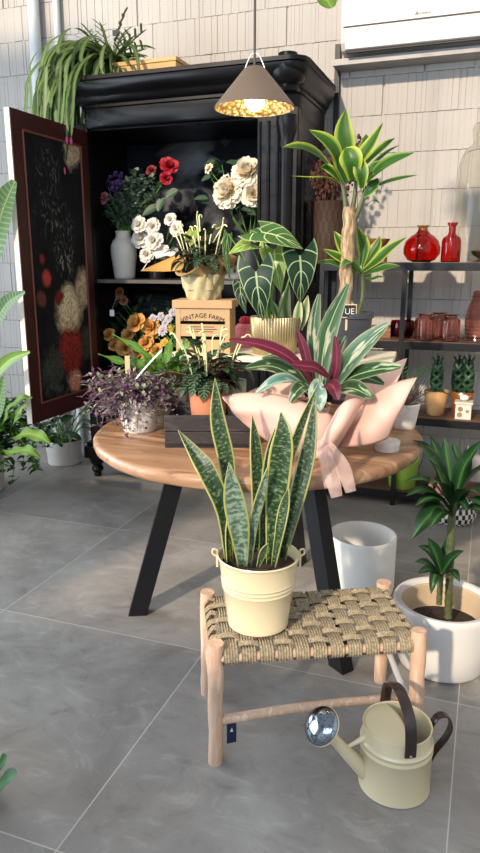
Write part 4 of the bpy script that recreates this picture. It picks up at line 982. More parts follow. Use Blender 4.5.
def pinkpaper():
    m, nt, b = newmat('pale pink wrapping paper'); b.inputs['Base Color'].default_value = lin('e2bba9'); b.inputs['Roughness'].default_value = .6
    tr = nt.nodes.new('ShaderNodeBsdfTranslucent'); tr.inputs[0].default_value = lin('ecc0aa'); mx = nd(nt, 'MixShader', {0: .2}); nt.links.new(b.outputs[0], mx.inputs[1]); nt.links.new(tr.outputs[0], mx.inputs[2]); nt.links.new(mx.outputs[0], nt.nodes['Material Output'].inputs[0]); return m
PINK = pinkpaper()
def net(rows): return [[at(*p) for p in r] for r in rows]
SHEETS = [
    # rows run from the gathered neck outwards to the free edge
    net([[(316, 459, 2.10), (326, 452, 2.05), (333, 436, 2.02), (334, 416, 2.08)],
         [(288, 462, 2.08), (296, 446, 1.96), (302, 422, 1.94), (300, 396, 2.06)],
         [(258, 434, 2.10), (262, 420, 2.02), (264, 404, 2.00), (260, 386, 2.10)],
         [(239, 420, 2.12), (233, 412, 2.09), (227, 404, 2.08), (222, 397, 2.12)]]),
    net([[(308, 459, 2.09), (318, 463, 2.05), (330, 457, 2.06), (340, 444, 2.12)],
         [(318, 446, 2.03), (330, 448, 1.96), (344, 442, 1.96), (352, 424, 2.08)],
         [(326, 430, 2.01), (338, 424, 1.95), (354, 418, 1.95), (362, 404, 2.08)],
         [(333, 416, 2.03), (340, 400, 2.02), (356, 396, 2.02), (366, 398, 2.10)]]),
    net([[(336, 446, 2.13), (342, 440, 2.13), (346, 432, 2.13), (350, 422, 2.16)],
         [(358, 448, 2.06), (362, 428, 2.00), (364, 412, 2.02), (362, 396, 2.14)],
         [(374, 446, 2.04), (384, 424, 1.97), (390, 404, 1.99), (388, 382, 2.12)],
         [(388, 438, 2.06), (397, 418, 2.03), (407, 398, 2.04), (417, 377, 2.09)]]),
    net([[(328, 442, 2.30), (336, 440, 2.31), (344, 438, 2.31), (350, 434, 2.30)],
         [(336, 416, 2.36), (350, 416, 2.38), (368, 412, 2.38), (384, 412, 2.34)],
         [(346, 396, 2.40), (366, 390, 2.44), (384, 380, 2.44), (398, 384, 2.36)],
         [(352, 384, 2.42), (372, 376, 2.46), (394, 362, 2.46), (407, 358, 2.40)]]),
    net([[(318, 446, 2.32), (310, 448, 2.30), (302, 450, 2.26), (298, 450, 2.22)],
         [(314, 420, 2.36), (300, 420, 2.36), (284, 424, 2.32), (276, 428, 2.24)],
         [(306, 396, 2.38), (290, 396, 2.40), (268, 404, 2.36), (254, 412, 2.26)],
         [(298, 382, 2.40), (282, 384, 2.42), (258, 382, 2.40), (240, 398, 2.26)]])]
for i, ct in enumerate(SHEETS):
    patch(ct, 22, 16, .006, i).build('paper_sheet', PINK, sm_, solid=.0012)
MB().lathe([(.075, .002), (.082, .02), (.078, .05), (.070, .075), (.085, .11), (.095, .14)], (SX, SY, TZ), 60, rf=lambda a, t: 1 + .05 * math.sin(9 * a + 3 * t) + .03 * math.sin(17 * a)).build('gathered_base', PINK, sm_, solid=.0012)
def organza():
    m, nt, b = newmat('sheer pink ribbon'); b.inputs['Base Color'].default_value = lin('ecc9bc'); b.inputs['Roughness'].default_value = .5
    t = nt.nodes.new('ShaderNodeBsdfTransparent'); mx = nd(nt, 'MixShader', {0: .34}); nt.links.new(t.outputs[0], mx.inputs[1]); nt.links.new(b.outputs[0], mx.inputs[2]); nt.links.new(mx.outputs[0], nt.nodes['Material Output'].inputs[0]); return m
ORG = organza()
def ribbon(px, w, nr, wave):
    pts = smooth_path([at(*p) for p in px], 22); return MB().leaf(pts, w, lambda t: .7 + .3 * math.sin(PI * t), nrm=nr, fold=0, wave=wave, wf=2.2, nu=4).build('ribbon', ORG, sm_)
ribbon([(322, 444, 2.02), (326, 458, 1.90), (332, 478, 1.78), (337, 497, 1.76)], .022, (.2, -.95, .1), .007)
ribbon([(326, 444, 2.02), (338, 458, 1.88), (346, 476, 1.77), (351, 492, 1.75)], .020, (.2, -.95, .1), .008)
ribbon([(320, 444, 2.03), (322, 456, 1.92), (326, 474, 1.79), (328, 488, 1.77)], .014, (.3, -.95, .1), .006)
MB().ball(tuple(at(323, 446, 2.02)), .022, (1.3, .8, .9), 14, 8, .12).build('ribbon_knot', ORG, sm_)

# white tin and the little white pot on the right of the table
tx = atz(387, 450, TZ); tin = thing('candle_tin', 'round white lidded tin near the right edge of the table', 'tin', tuple(tx))
WC = plain('white ceramic', 'd9d3cb', .45, 0, .03)
MB().lathe([(0, 0), (.039, 0), (.041, .002), (.041, .020), (.0425, .021), (.0425, .033), (.041, .035), (0, .0352)], tuple(tx), 40).build('tin_body', WC, tin)
wx = atz(404, 428, TZ); wpt = thing('potted_plant', 'dry twiggy plant in a small white ceramic pot at the back right table edge', 'plant', tuple(wx))
simple_pot(wpt, tuple(wx), .040, .056, .10, plain('speckled white ceramic', 'd6d0c8', .5, 0, .1, 40))
TWG = plain('brown dry twigs', '6b4a36', .8, 0, .2); r = random.Random(9); mb = MB()
for i in range(26): mb.tube(arc(tuple(wx + V((0, 0, .085))), r.uniform(0, 6.3), r.uniform(.3, 1.4), r.uniform(.06, .14), r.uniform(-.5, .8), 6), [.0022, .002, .0018, .0015, .0012, .0008], 5)
mb.build('twigs', TWG, wpt)
FRN = leafmat('dark frond leaflet', [(0, '3c6a38'), (1, '2a5230')], tl=.2, rnd=.25)
mb = MB()
for i in range(9):
    fr = arc(tuple(wx + V((0, .02, .09))), r.uniform(.5, 3.0), r.uniform(.7, 1.3), r.uniform(.17, .25), r.uniform(.8, 1.8), 12); mb.tube(fr, .0013, 4)
    for k in range(2, 12):
        T = (fr[k] - fr[k - 1]).normalized()
        for sg in (-1, 1):
            S = T.cross(V((0, 0, 1))).normalized() * sg; mb.leaf([fr[k], fr[k] + (S + T * .6) * .022, fr[k] + (S * .9 + T * .9) * .045 - V((0, 0, .01))], .0042, nu=2, vo=i * 20 + k)
mb.build('fronds', FRN, wpt)

# purple wandering plant and the wavy fern on the left of the table
ux = atz(140, 430, TZ); up_ = thing('tradescantia', 'bushy purple leaved trailing plant in a white pot on the left table edge', 'plant', tuple(ux))
simple_pot(up_, tuple(ux), .062, .088, .125, WC, dep=.015)
def purpleleaf():
    m, nt, b = newmat('purple small leaves'); xyz = nd(nt, 'SeparateXYZ', {0: uvco(nt)})
    q = nd(nt, 'TexWhiteNoise', {'W': math_(nt, 'FLOOR', xyz.outputs[1])}, noise_dimensions='1D').outputs[0]
    c = ramp(nt, q, [(0, lin('4d2a46')), (.3, lin('744a68')), (.5, lin('8a7080')), (.72, lin('71805a')), (1, lin('b3ab92'))]); nt.links.new(c, b.inputs['Base Color']); b.inputs['Roughness'].default_value = .4; return m
mb = MB(); ms = MB(); r = random.Random(21); k = 0
for i in range(300):
    a = r.uniform(0, 2 * PI); L = r.uniform(.07, .215)
    if math.cos(a) < -.1: L *= 1.15
    p = arc(tuple(ux + V((r.uniform(-.05, .05), r.uniform(-.05, .05), .12))), a, r.uniform(.2, 1.35), L, r.uniform(.8, 2.7), 8)
    p = [V((q.x, q.y, max(q.z, TZ + .012) if (q.xy - V((TX, TY))).length < TR else q.z)) for q in p]
    ms.tube(p, .0011, 4)
    for j in range(1, 8):
        for sg in (-1, 1):
            d = V((r.uniform(-1, 1), r.uniform(-1, 1), r.uniform(-.2, .9))).normalized(); l_ = r.uniform(.018, .032); k += 1
            mb.leaf([p[j], p[j] + d * l_ * .5, p[j] + d * l_ + V((0, 0, -.003))], .0066, nu=1, vo=k)
mb.build('foliage', purpleleaf(), up_); ms.build('stems', plain('purple green stem', '5a4450', .5), up_)
fx = atz(166, 420, TZ); fp = thing('birds_nest_fern', 'bright green wavy leaved fern in a beige pot behind the purple plant', 'plant', tuple(fx))
simple_pot(fp, tuple(fx), .068, .092, .145, plain('beige ceramic', 'c9bda5', .5, 0, .05), dep=.02)
FRL = leafmat('bright wavy fern leaf', [(0, '9cb85a'), (.1, '6f9f3c'), (1, '5c9038')], rough=.35, tl=.35, rnd=.2)
mb = MB(); r = random.Random(5)
def fprof(t): return max(.05, math.sin(PI * (t * .9 + .05)) ** .7)
base = fx + V((0, 0, .13))
for i in range(58):
    a = r.uniform(0, 2 * PI); mb.leaf(arc(tuple(base), a, r.uniform(.35, 1.35), r.uniform(.12, .24), r.uniform(.2, 1.3), 14), r.uniform(.014, .022), fprof, wave=.009, wf=3.2, nu=3, vo=i, ph=r.uniform(0, 6))
mb.build('foliage', FRL, fp)
for px, w in (([(160, 378, 2.42), (150, 362, 2.38), (140, 350, 2.35), (112, 334, 2.32)], .017), ([(150, 380, 2.36), (138, 366, 2.30), (122, 362, 2.26), (98, 354, 2.22)], .017), ([(156, 380, 2.34), (144, 366, 2.30), (134, 362, 2.3), (122, 372, 2.28)], .02), ([(172, 380, 2.45), (178, 362, 2.44), (184, 350, 2.44), (186, 340, 2.44)], .02)):
    MB().leaf(smooth_path([at(*p) for p in px], 16), w, fprof, nrm=(.1, -.6, .8), wave=.008, wf=3, nu=3).build('leaf', FRL, fp)
LBL = plain('bare wooden label', 'd2ad82', .7)
MB().box((-.009, -.001, 0), (.009, .001, .085), (CR, V((-CR.y, CR.x, 0))), at(128, 378, 2.25)).build('plant_label', LBL, fp, False)
MB().leaf(smooth_path([at(135, 380, 2.2), at(146, 367, 2.2), at(162, 350, 2.2)], 6), .0032, lambda t: 1, nrm=(0, -.9, .4)).build('plant_label', plain('white plastic label', 'dfe3df', .4), fp, solid=.001)

# ================================================================ FLOWERS AND VASES IN THE WARDROBE
WS = 1.27          # top of the wardrobe shelf
def petalmat(name, c_in, c_out, tl=.2):
    m, nt, b = newmat(name); xyz = nd(nt, 'SeparateXYZ', {0: uvco(nt)}); c = ramp(nt, math_(nt, 'FRACT', xyz.outputs[1]), [(.1, lin(c_in)), (.8, lin(c_out))])
    nt.links.new(c, b.inputs['Base Color']); b.inputs['Roughness'].default_value = .6
    tr = nt.nodes.new('ShaderNodeBsdfTranslucent'); nt.links.new(c, tr.inputs[0]); mx = nd(nt, 'MixShader', {0: tl}); nt.links.new(b.outputs[0], mx.inputs[1]); nt.links.new(tr.outputs[0], mx.inputs[2]); nt.links.new(mx.outputs[0], nt.nodes['Material Output'].inputs[0]); return m
def pprof(t): return max(.12, math.sin(PI * min(1, t * .78 + .1)) ** .6)
def bloom(mb, c, r, d, layers=((.25, 5, 1.35), (.55, 7, 1.0), (.8, 9, .6), (1.0, 10, .2)), seed=0, wid=.55, curl=.25):
    """petals in rings round direction d: (size, count, how upright)"""
    rr = random.Random(seed); q = V((0, 0, 1)).rotation_difference(V(d).normalized()); c = V(c); k = 0
    for sz, n, el in layers:
        o = rr.uniform(0, 6)
        for i in range(n):
            a = o + 2 * PI * i / n + rr.uniform(-.12, .12); L = r * sz * rr.uniform(.9, 1.08); k += 1
            p = arc((0, 0, -.25 * r), a, el + rr.uniform(-.12, .12), L * 1.15, -.5 if el > .5 else .35, 6)
            mb.leaf([c + q @ x for x in p], L * wid, pprof, nrm=q @ V((-math.cos(a) * .4, -math.sin(a) * .4, .9)), nu=2, curl=-curl, vo=k)
    return mb
def flower(name, label, cat, group, head, foot, r, mat, d, seed, stemmat=None, leaves=2, layers=None, core=None, lm=None, wid=.55, bend=.02):
    t = thing(name, label, cat, foot, group); kw = {'layers': layers} if layers else {}
    h = V(head); f = V(foot); n = V(d).normalized()
    bloom(MB(), h, r, d, seed=seed, wid=wid, **kw).build('bloom', mat, t)
    if core: MB().ball(tuple(h + n * r * .02), r * .26, (1, 1, .8), 10, 6, .08).build('flower_centre', core, t)
    path = smooth_path([f, f.lerp(h, .5) + V((bend, 0, .01)), h - n * r * .25], 10); sm2 = MB().tube(path, .0028, 6).build('stem', stemmat or STG, t)
    if leaves:
        mb = MB(); rr = random.Random(seed + 99)
        for i in range(leaves): mb.leaf(arc(path[4 + i % 5], rr.uniform(0, 6.3), rr.uniform(-.1, .9), rr.uniform(.05, .08), .6, 6), .014, nu=2, vo=i)
        mb.build('leaves', lm or DKL, t)
    return t
DKL = leafmat('grey green florist leaf', [(0, '6f8a68'), (.1, '48634a'), (1, '3c5640')], tl=.15, rnd=.25)
WHP = petalmat('ivory white petals', 'e6dcc0', 'f0ece4'); CRP = petalmat('cream peony petals', 'e3c978', 'f3e9d6'); REDP = petalmat('deep red petals', '7a0f1a', 'b3162a'); PKP = petalmat('rose pink petals', 'a83a4a', 'd8868a')
ORP = petalmat('orange petals', 'b8762e', 'ddaa5e'); PCP = petalmat('dusty apricot petals', '9a5a34', 'c98a5e'); LVP = petalmat('pale lilac petals', '8a84a0', 'cfcad6'); YLP = petalmat('yellow petals', 'b08a20', 'd8b84a'); PUP = petalmat('purple petals', '3a2050', '67457f'); YC = plain('yellow flower centre', 'd9b23e', .8)

vx = V((-2.225, 3.95, WS)); vs = thing('vase', 'tall white ribbed stoneware vase on the wardrobe shelf beside the open door', 'vase', tuple(vx))
P = [(0, .004), (.058, .0), (.064, .006), (.076, .09), (.083, .17), (.082, .205), (.068, .235), (.050, .255), (.046, .275), (.050, .292), (.052, .297), (.046, .297), (.040, .28), (.042, .255), (.06, .2), (.055, .03), (0, .02)]
def dens(P, k=4):
    out = []
    for a, b in zip(P, P[1:]): out += [(a[0] + (b[0] - a[0]) * i / k, a[1] + (b[1] - a[1]) * i / k) for i in range(k)]
    return out + [P[-1]]
vessel('vase_body', plain('chalky white stoneware', 'cfc8bb', .7, 0, .04, 10, .1), vs, tuple(vx), [(r_q + (.0012 * math.sin(z_q * 330) if i < 33 else 0) if r_q else 0, z_q) for i, (r_q, z_q) in enumerate(dens(P, 5))], 48)
vm = vx + V((0, 0, .27))
def VM(dx, dy=0): return tuple(vm + V((dx, dy, 0)))
RL = ((.35, 4, 1.2), (.7, 6, .8), (1.0, 7, .25))
flower('red_flower', 'largest deep red flower standing highest above the white vase', 'flower', 'red flowers in the white vase', at(169, 165, 3.92), VM(.02), .050, REDP, (.3, -.8, .4), 1, layers=RL)
flower('red_flower', 'smaller deep red flower just below the largest red one', 'flower', 'red flowers in the white vase', at(166, 178, 3.90), VM(.015, -.01), .034, REDP, (.5, -.8, .1), 2, layers=RL)
flower('red_flower', 'dull red flower left of the largest red one', 'flower', 'red flowers in the white vase', at(151, 170, 3.98), VM(.01, .015), .030, petalmat('dull red petals', '5a1518', '8a3030'), (.1, -.8, .5), 3, layers=RL)
flower('pink_flower', 'round pink flower at the left side of the white vase bouquet', 'flower', None, at(103, 198, 3.90), VM(-.02, -.01), .036, PKP, (-.2, -.95, .2), 4)
for i, (x, y) in enumerate(((116, 180), (121, 188), (98, 210), (108, 186))):
    t = thing('purple_flower', 'purple flower spray among the greenery on the left of the vase bouquet', 'flower', VM(-.02 + .01 * i), 'purple sprays in the white vase')
    h = at(x, y, 3.93 + .015 * i); mb = MB(); rr = random.Random(i)
    for k in range(26):
        q = h + V((rr.gauss(0, .026), rr.gauss(0, .02), rr.gauss(0, .03))); bloom(mb, q, .012, (rr.uniform(-1, 1), -1, rr.uniform(0, 1)), ((1, 5, .5),), k)
    mb.build('bloom', PUP, t); MB().tube(smooth_path([VM(-.02 + .01 * i), V(VM(-.02)).lerp(h, .5) + V((0, 0, .03)), h], 8), .0022, 5).build('stem', STG, t)
EUC = leafmat('grey green eucalyptus leaf', [(0, '94a894'), (1, '6b8370')], tl=.1, rnd=.3)
for i, (x, y) in enumerate(((136, 172), (128, 182), (146, 186), (118, 206), (140, 196), (156, 196), (108, 215), (150, 210), (132, 200), (124, 214), (112, 198), (142, 178), (160, 186), (104, 204), (138, 208), (122, 196), (152, 178), (130, 188))):
    t = thing('eucalyptus_sprig', 'grey green leafy sprig spreading from the white vase', 'foliage', VM(.004 * i - .02, .01), 'leafy sprigs in the white vase')
    h = at(x, y, 3.88 + .02 * (i % 5)); p = smooth_path([VM(.004 * i - .02, .01), V(VM(0)).lerp(h, .55) + V((0, 0, .03)), h], 12)
    MB().tube(p, .002, 5).build('stem', STG, t); mb = MB(); rr = random.Random(50 + i)
    for k in range(3, 12):
        for g in range(8): mb.leaf(arc(p[k], rr.uniform(0, 6.3), rr.uniform(-.2, 1), rr.uniform(.035, .06), .5, 5), rr.uniform(.010, .016), nu=2, vo=k * 8 + g)
    mb.build('leaves', EUC, t)
mb = MB(); t = thing('leaf_branch', 'broad dark leaves at the right of the white vase bouquet', 'foliage', VM(.03))
for px in ([(160, 204, 3.9), (150, 210, 3.88), (142, 216, 3.87)], [(164, 198, 3.88), (160, 204, 3.87), (158, 212, 3.86)], [(178, 190, 3.9), (172, 193, 3.89), (166, 198, 3.88)]): mb.leaf(smooth_path([at(*p) for p in px], 8), .028, nrm=(0, -.9, .4))
mb.build('leaves', DKL, t); MB().tube(smooth_path([VM(.03), at(146, 212, 3.9), at(166, 198, 3.88), at(178, 190, 3.9)], 12), .002, 5).build('stem', STG, t)
# white roses hanging to the right of the vase: stand in a small dark vase
dv = V((-2.03, 4.02, WS)); t = thing('vase', 'low dark glass vase holding the white roses on the wardrobe shelf', 'vase', tuple(dv)); vessel('vase_body', plain('smoky dark ceramic', '1c1b1e', .3), t, tuple(dv), [(0, 0), (.045, 0), (.05, .01), (.055, .07), (.045, .12), (.048, .13), (.04, .13), (.045, .05), (0, .02)])
for i, (x, y, r2) in enumerate(((138, 224, .048), (152, 226, .046), (140, 238, .054), (153, 240, .054), (161, 251, .044), (146, 254, .044), (176, 228, .042), (170, 219, .036))):
    flower('white_rose', 'full white rose in the cluster beside the tall white vase', 'flower', 'white roses on the wardrobe shelf', at(x, y, 3.86 + .02 * (i % 3)), tuple(dv + V((.012 * math.cos(i), .012 * math.sin(i), .11))), r2, WHP, (.1 * (i % 3 - 1), -.95, .35), 20 + i, leaves=1, wid=.42, layers=((.3, 6, 1.35), (.5, 8, 1.1), (.7, 10, .85), (.88, 11, .5), (1.0, 11, .15)))
# cream paper fold with a small white bowl
PAPY = plain('ochre folded paper', 'c99a52', .7, 0, .06); PAPW = plain('white folded card', 'd9dadc', .6, 0, .02)
pb = at(203, 276, 3.82); t = thing('bowl', 'small white bowl on the wardrobe shelf behind the crate', 'bowl', (pb.x, pb.y, WS)); vessel('bowl_body', WC, t, (pb.x, pb.y, WS), [(0, 0), (.04, 0), (.055, .012), (.068, .05), (.066, .053), (.06, .05), (.045, .016), (0, .012)])
pp = at(172, 278, 3.84); t = thing('paper_cone', 'folded white and ochre paper cone lying on the wardrobe shelf', 'paper', (pp.x, pp.y, WS + .001))
a0, a1, a2, a3 = at(140, 271, 3.80), at(178, 254, 3.86), at(192, 270, 3.79), at(160, 273, 3.76)
MB().grid([[a0, a0.lerp(a2, .5) + V((0, -.02, -.006)), a2], [a0.lerp(a1, .5), a1.lerp(a2, .3) + V((-.02, 0, .02)), a1.lerp(a2, .6)], [a1 + V((-.01, 0, 0)), a1, a1 + V((.012, 0, -.01))]]).build('paper_sheet', PAPY, t, True, solid=.002)
b0, b1, b2 = at(153, 252, 3.84), at(178, 248, 3.90), at(176, 258, 3.86)
MB().grid([[b0, b0.lerp(b1, .5), b1], [b0 + V((.02, 0, -.04)), b0.lerp(b2, .6), b2 + V((.03, 0, -.01))]]).build('card_fold', PAPW, t, True, solid=.002)
MB().tube([at(153, 254, 3.84), at(142, 271, 3.80)], .003, 5).build('paper_edge', PAPW, t)
# big cream peonies at the right
pv = V((-1.40, 4.02, WS)); t = thing('vase', 'dark tapered vase holding the cream peonies at the right of the wardrobe shelf', 'vase', tuple(pv)); vessel('vase_body', plain('dark grey stoneware', '34343a', .5), t, tuple(pv), [(0, 0), (.06, 0), (.065, .01), (.075, .12), (.05, .24), (.055, .26), (.048, .26), (.06, .12), (0, .02)])
PL = ((.3, 8, 1.35), (.5, 11, 1.1), (.7, 14, .85), (.85, 16, .55), (.95, 17, .3), (1.0, 17, .05))
for x, y, r2, d, lb, sd_ in ((226, 190, .088, (-.25, -.9, .25), 'large open cream peony with yellow heart, lowest and leftmost of the peonies', 31), (247, 170, .082, (.1, -.8, .5), 'cream peony at the edge of the wardrobe opening above the large open one', 32), (208, 168, .028, (-.4, -.8, .4), 'small cream peony bud at the upper left of the peonies', 33), (254, 194, .066, (.3, -.9, .1), 'half hidden cream peony tight against the right edge of the wardrobe opening', 34)):
    flower('peony', lb, 'flower', None, at(x, y, 3.86), tuple(pv + V((.006 * (sd_ - 32), 0, .24))), r2, CRP, d, sd_, leaves=5, layers=PL if r2 > .05 else None, core=None, wid=.36)
LVS = thing('leaf_branch', 'dark green peony leaves spreading at the upper left of the peonies', 'foliage', tuple(pv + V((0, .01, .24)))); mb = MB(); rr = random.Random(3)
for i in range(36):
    c_ = at(rr.uniform(208, 254), rr.uniform(160, 212), 3.90 + rr.uniform(-.02, .05)); mb.leaf(arc(c_, rr.uniform(2.2, 6.6), rr.uniform(-.6, .6), rr.uniform(.07, .11), .6, 6), .022, nu=2, vo=i, nrm=(0, -.8, .6))
mb.build('leaves', DKL, LVS); ms = MB()
for x, y in ((208, 172), (222, 165), (240, 164), (236, 205)): ms.tube(smooth_path([pv + V((0, .01, .24)), at(232, 215, 3.92), at(x, y, 3.92)], 8), .002, 5)
ms.build('stems', STG, LVS)

# lower compartment: three low buckets of flowers
def bucket_of(x, y, rb, rt, h, mat, lab):
    t = thing('flower_bucket', lab, 'bucket', (x, y, .275)); simple_pot(t, (x, y, .275), rb, rt, h, mat, dep=.03); return V((x, y, .275 + h - .03))
MAR = plain('maroon bucket', '45141c', .45); DKB = plain('black bucket', '1c1c20', .5)
b1_ = bucket_of(-2.03, 3.90, .11, .14, .46, MAR, 'maroon bucket holding the orange roses in the lower wardrobe compartment')
b2_ = bucket_of(-1.70, 3.92, .10, .13, .46, DKB, 'black bucket holding the daisies in the lower wardrobe compartment, behind the crate')
b3_ = bucket_of(-2.19, 4.10, .08, .10, .60, DKB, 'narrow black bucket holding the apricot roses at the back left of the lower compartment')
for i, (x, y, r2) in enumerate(((135, 322, .058), (128, 334, .044), (150, 326, .054), (145, 342, .052), (124, 346, .056), (136, 350, .05), (155, 350, .045), (108, 334, .04), (114, 344, .038), (147, 358, .045))):
    flower('orange_rose', 'orange rose in the dense bunch inside the lower wardrobe compartment', 'flower', 'orange roses in the lower wardrobe', at(x, y, 3.84 + .02 * (i % 3)), tuple(b1_ + V((.03 * math.cos(i * 2), .03 * math.sin(i * 2), 0))), r2, ORP, (.15 * (i % 3 - 1), -.85, .5), 60 + i, leaves=3)
for i, (x, y) in enumerate(((109, 289), (119, 292), (108, 303), (123, 300), (114, 296), (104, 312))):
    flower('apricot_rose', 'small dusty apricot rose below the wardrobe shelf near the door', 'flower', 'apricot roses in the lower wardrobe', at(x, y, 4.02), tuple(b3_ + V((.02 * math.cos(i * 2), .02 * math.sin(i * 2), 0))), .030, PCP, (.1, -.9, .3), 80 + i, leaves=4)
DL = ((.75, 13, .35), (1.0, 15, .12))
for i, (x, y, m2, nm) in enumerate(((162, 330, LVP, 'lilac'), (160, 316, LVP, 'lilac'), (152, 318, LVP, 'lilac'), (168, 318, LVP, 'lilac'), (170, 328, YLP, 'yellow'), (155, 334, YLP, 'yellow'), (164, 342, YLP, 'yellow'), (165, 322, LVP, 'lilac'), (172, 312, LVP, 'lilac'))):
    flower('daisy', ('pale lilac daisy' if nm == 'lilac' else 'yellow daisy') + ' in the loose bunch left of the crate in the lower wardrobe', 'flower', nm + ' daisies in the lower wardrobe', at(x, y, 3.86 + .02 * (i % 3)), tuple(b2_ + V((.03 * math.cos(i * 2) - .04, .03 * math.sin(i * 2), 0))), .034 if i == 0 else .026, m2, (-.1, -.9, .35), 100 + i, layers=DL, core=YC, leaves=2, wid=.2, bend=-.02)
tgp = at(112, 313, 3.80); t = thing('price_tag', 'small blank white tag hanging on the apricot roses', 'tag', tuple(tgp)); MB().box((-.014, 0, -.02), (.014, .0012, .02), (V((.9, .4, 0)), V((-.4, .9, 0))), tgp).build('card', PAPW, t, False); MB().tube([tgp + V((0, .001, .02)), tgp + V((.004, .06, .10))], .0008, 4).build('tag_string', PAPW, t)
ms = MB(); t = thing('leaf_branch', 'dark foliage filling the lower wardrobe compartment between the bunches', 'foliage', (-2.0, 4.10, .72)); rr = random.Random(4)
for i in range(150):
    c_ = at(rr.uniform(102, 178), rr.uniform(300, 366), 3.98 + rr.uniform(-.05, .1)); ms.leaf(arc(c_, rr.uniform(0, 6.3), rr.uniform(-.5, 1.2), rr.uniform(.05, .1), .6, 5), .016, nu=2, vo=i)
ms.build('leaves', DKL, t)

# ================================================================ ON TOP OF THE WARDROBE
wb0 = 2.381
t = thing('wooden_box', 'flat light wooden box on top of the wardrobe', 'box', (-1.94, 3.85, wb0)); PINE = wood('light pine', 'd0a468', 'b98a4e', 'dbb57e', .5, 2, 14, 14, 3)
MB().box((-2.14, 3.74, wb0), (-1.735, 3.97, wb0 + .075)).build('box_body', PINE, t, False, bevel=.003); MB().box((-2.145, 3.735, wb0 + .0755), (-1.73, 3.975, wb0 + .098)).build('box_lid', PINE, t, False, bevel=.003)
HX, HY = -2.27, 3.86; hz = wb0 + .0005
hc = thing('trailing_cactus', 'trailing leaf cactus with pink buds in a white pot on the wardrobe corner', 'plant', (HX + .06, HY, hz))
simple_pot(hc, (HX + .06, HY, hz), .055, .075, .12, WC, dep=.015)
HCL = leafmat('notched cactus stem', [(0, '9aae6c'), (.12, '6d8448'), (1, '57733f')], rough=.4, tl=.3, rnd=.3)
r = random.Random(12); mb = MB(); hb = V((HX + .06, HY, hz + .11)); tips = []
def nprof(t): return max(.12, (.72 + .28 * abs(math.sin(t * PI * 7))) * (1 if t < .85 else (1 - (t - .85) / .17)))
for i in range(470):
    if i < 425:
        a = r.gauss(3.85, .65); reach = r.uniform(.08, .36); rise = r.uniform(-.3, 1.1); drop = r.uniform(.02, .40)
        q = hb + V((r.uniform(-.05, .05), r.uniform(-.05, .05), 0)); p = arc(q, a, rise, reach * 1.5, rise + 1.35, 10); d = V((math.cos(a) * .12 + r.uniform(-.1, .1), math.sin(a) * .12 + r.uniform(-.1, .1), -1)).normalized()
        p += [p[-1] + d * drop * k / 13 for k in range(1, 14)]
    else: p = arc(hb, r.uniform(-.9, 1.6), r.uniform(.1, 1.2), r.uniform(.15, .32), r.uniform(.8, 1.8), 24)
    p = [V((q.x, q.y, max(q.z, hz + .004) if q.x > -2.44 and q.y > 3.57 else q.z)) for q in p]
    if p[-1].x > -2.25 and p[-1].z < hz - .02 and i < 425: continue
    if i < 425 and p[-1].x > -2.50 and p[-1].z < hz - .1: tips.append(p[-1])
    mb.leaf(p, r.uniform(.009, .015), nprof, nu=2, fold=.1, vo=i, nrm=(r.uniform(-.5, .5), -.7, .6))
for a, el, L in ((.8, 1.45, .34), (1.4, 1.2, .28), (.2, .9, .3), (2.6, 1.35, .3), (.0, .5, .26), (-.4, .7, .26), (3.0, 1.1, .3)):
    p = arc(hb, a, el, L, .4, 22); mb.leaf(p, .012, nprof, nu=2, fold=.1, vo=200 + int(L * 100))
    for k in (9, 12, 15, 18):
        for sg in (-1, 1):
            mb.leaf(arc(p[k], a + sg * 1.3, .7, .07, .3, 8), .009, nprof, nu=2, vo=300 + k)
mb.build('foliage', HCL, hc)
BUD = plain('magenta bud', 'b8406c', .5, 0, .1)
for q in sorted(tips, key=lambda q_: q_.y)[:16:2]: MB().ball(tuple(q + V((0, -.004, -.012))), .009, (1, 1, 2.4), 8, 6).build('bud', BUD, hc)
ct = at(116, 33, 3.86); MB().box((-.022, 0, -.016), (.022, .0015, .016), (V((.9, .3, 0)), V((-.3, .9, 0))), ct).tube([ct + V((0, .001, -.016)), ct + V((-.03, .02, -.10))], .0016, 5).build('plant_tag', plain('black plastic tag', '18181a', .5), hc, False)

# ================================================================ ON THE SHELF UNIT
REDG = glass('deep red glass', 'dc4a34', .05, 1.4); AMB = glass('amber neck glass', 'd0a070', .08, 1.4); PKG = glass('smoky pink glass', 'e6b9b0', .08, 1.4, .0); CLR = glass('clear glass', 'f2f2ee', .02, 1.2); DRG = glass('dark ruby glass', '8a2420', .06, 1.4)
def hollow(P, t=.004):
    """outer profile plus the inner wall"""
    n = len(P); inn = [(max(0.001, r - t), z if i else t * 1.5) for i, (r, z) in enumerate(P)]
    return [(0, 0)] + P + inn[::-1] + [(0, t * 1.6)]
Z1, Z2, Z3, Z4 = SZ
q = at(421, 262, 3.96); t = thing('round_vase', 'round dimpled red glass vase on the top shelf', 'vase', (q.x, 3.96, Z1))
def dimple(a, z): return 1 + .02 * math.cos(9 * a) * math.sin(z * 40)
MB().lathe(hollow([(.046, 0), (.075, .012), (.098, .045), (.100, .075), (.09, .11), (.063, .138), (.04, .15), (.036, .158)]), (q.x, 3.96, Z1), 72, rf=dimple).build('vase_body', REDG, t)
MB().lathe(hollow([(.032, .157), (.026, .168), (.024, .182), (.034, .194)], .003)[1:-1], (q.x, 3.96, Z1), 40, rf=lambda a, z: 1 + .08 * math.cos(6 * a) * (z > .3)).build('crown_neck', AMB, t)
q = at(450, 263, 3.87); t = thing('glass_bottle', 'red glass bottle with a narrow neck on the top shelf right of the round vase', 'bottle', (q.x, 3.87, Z1))
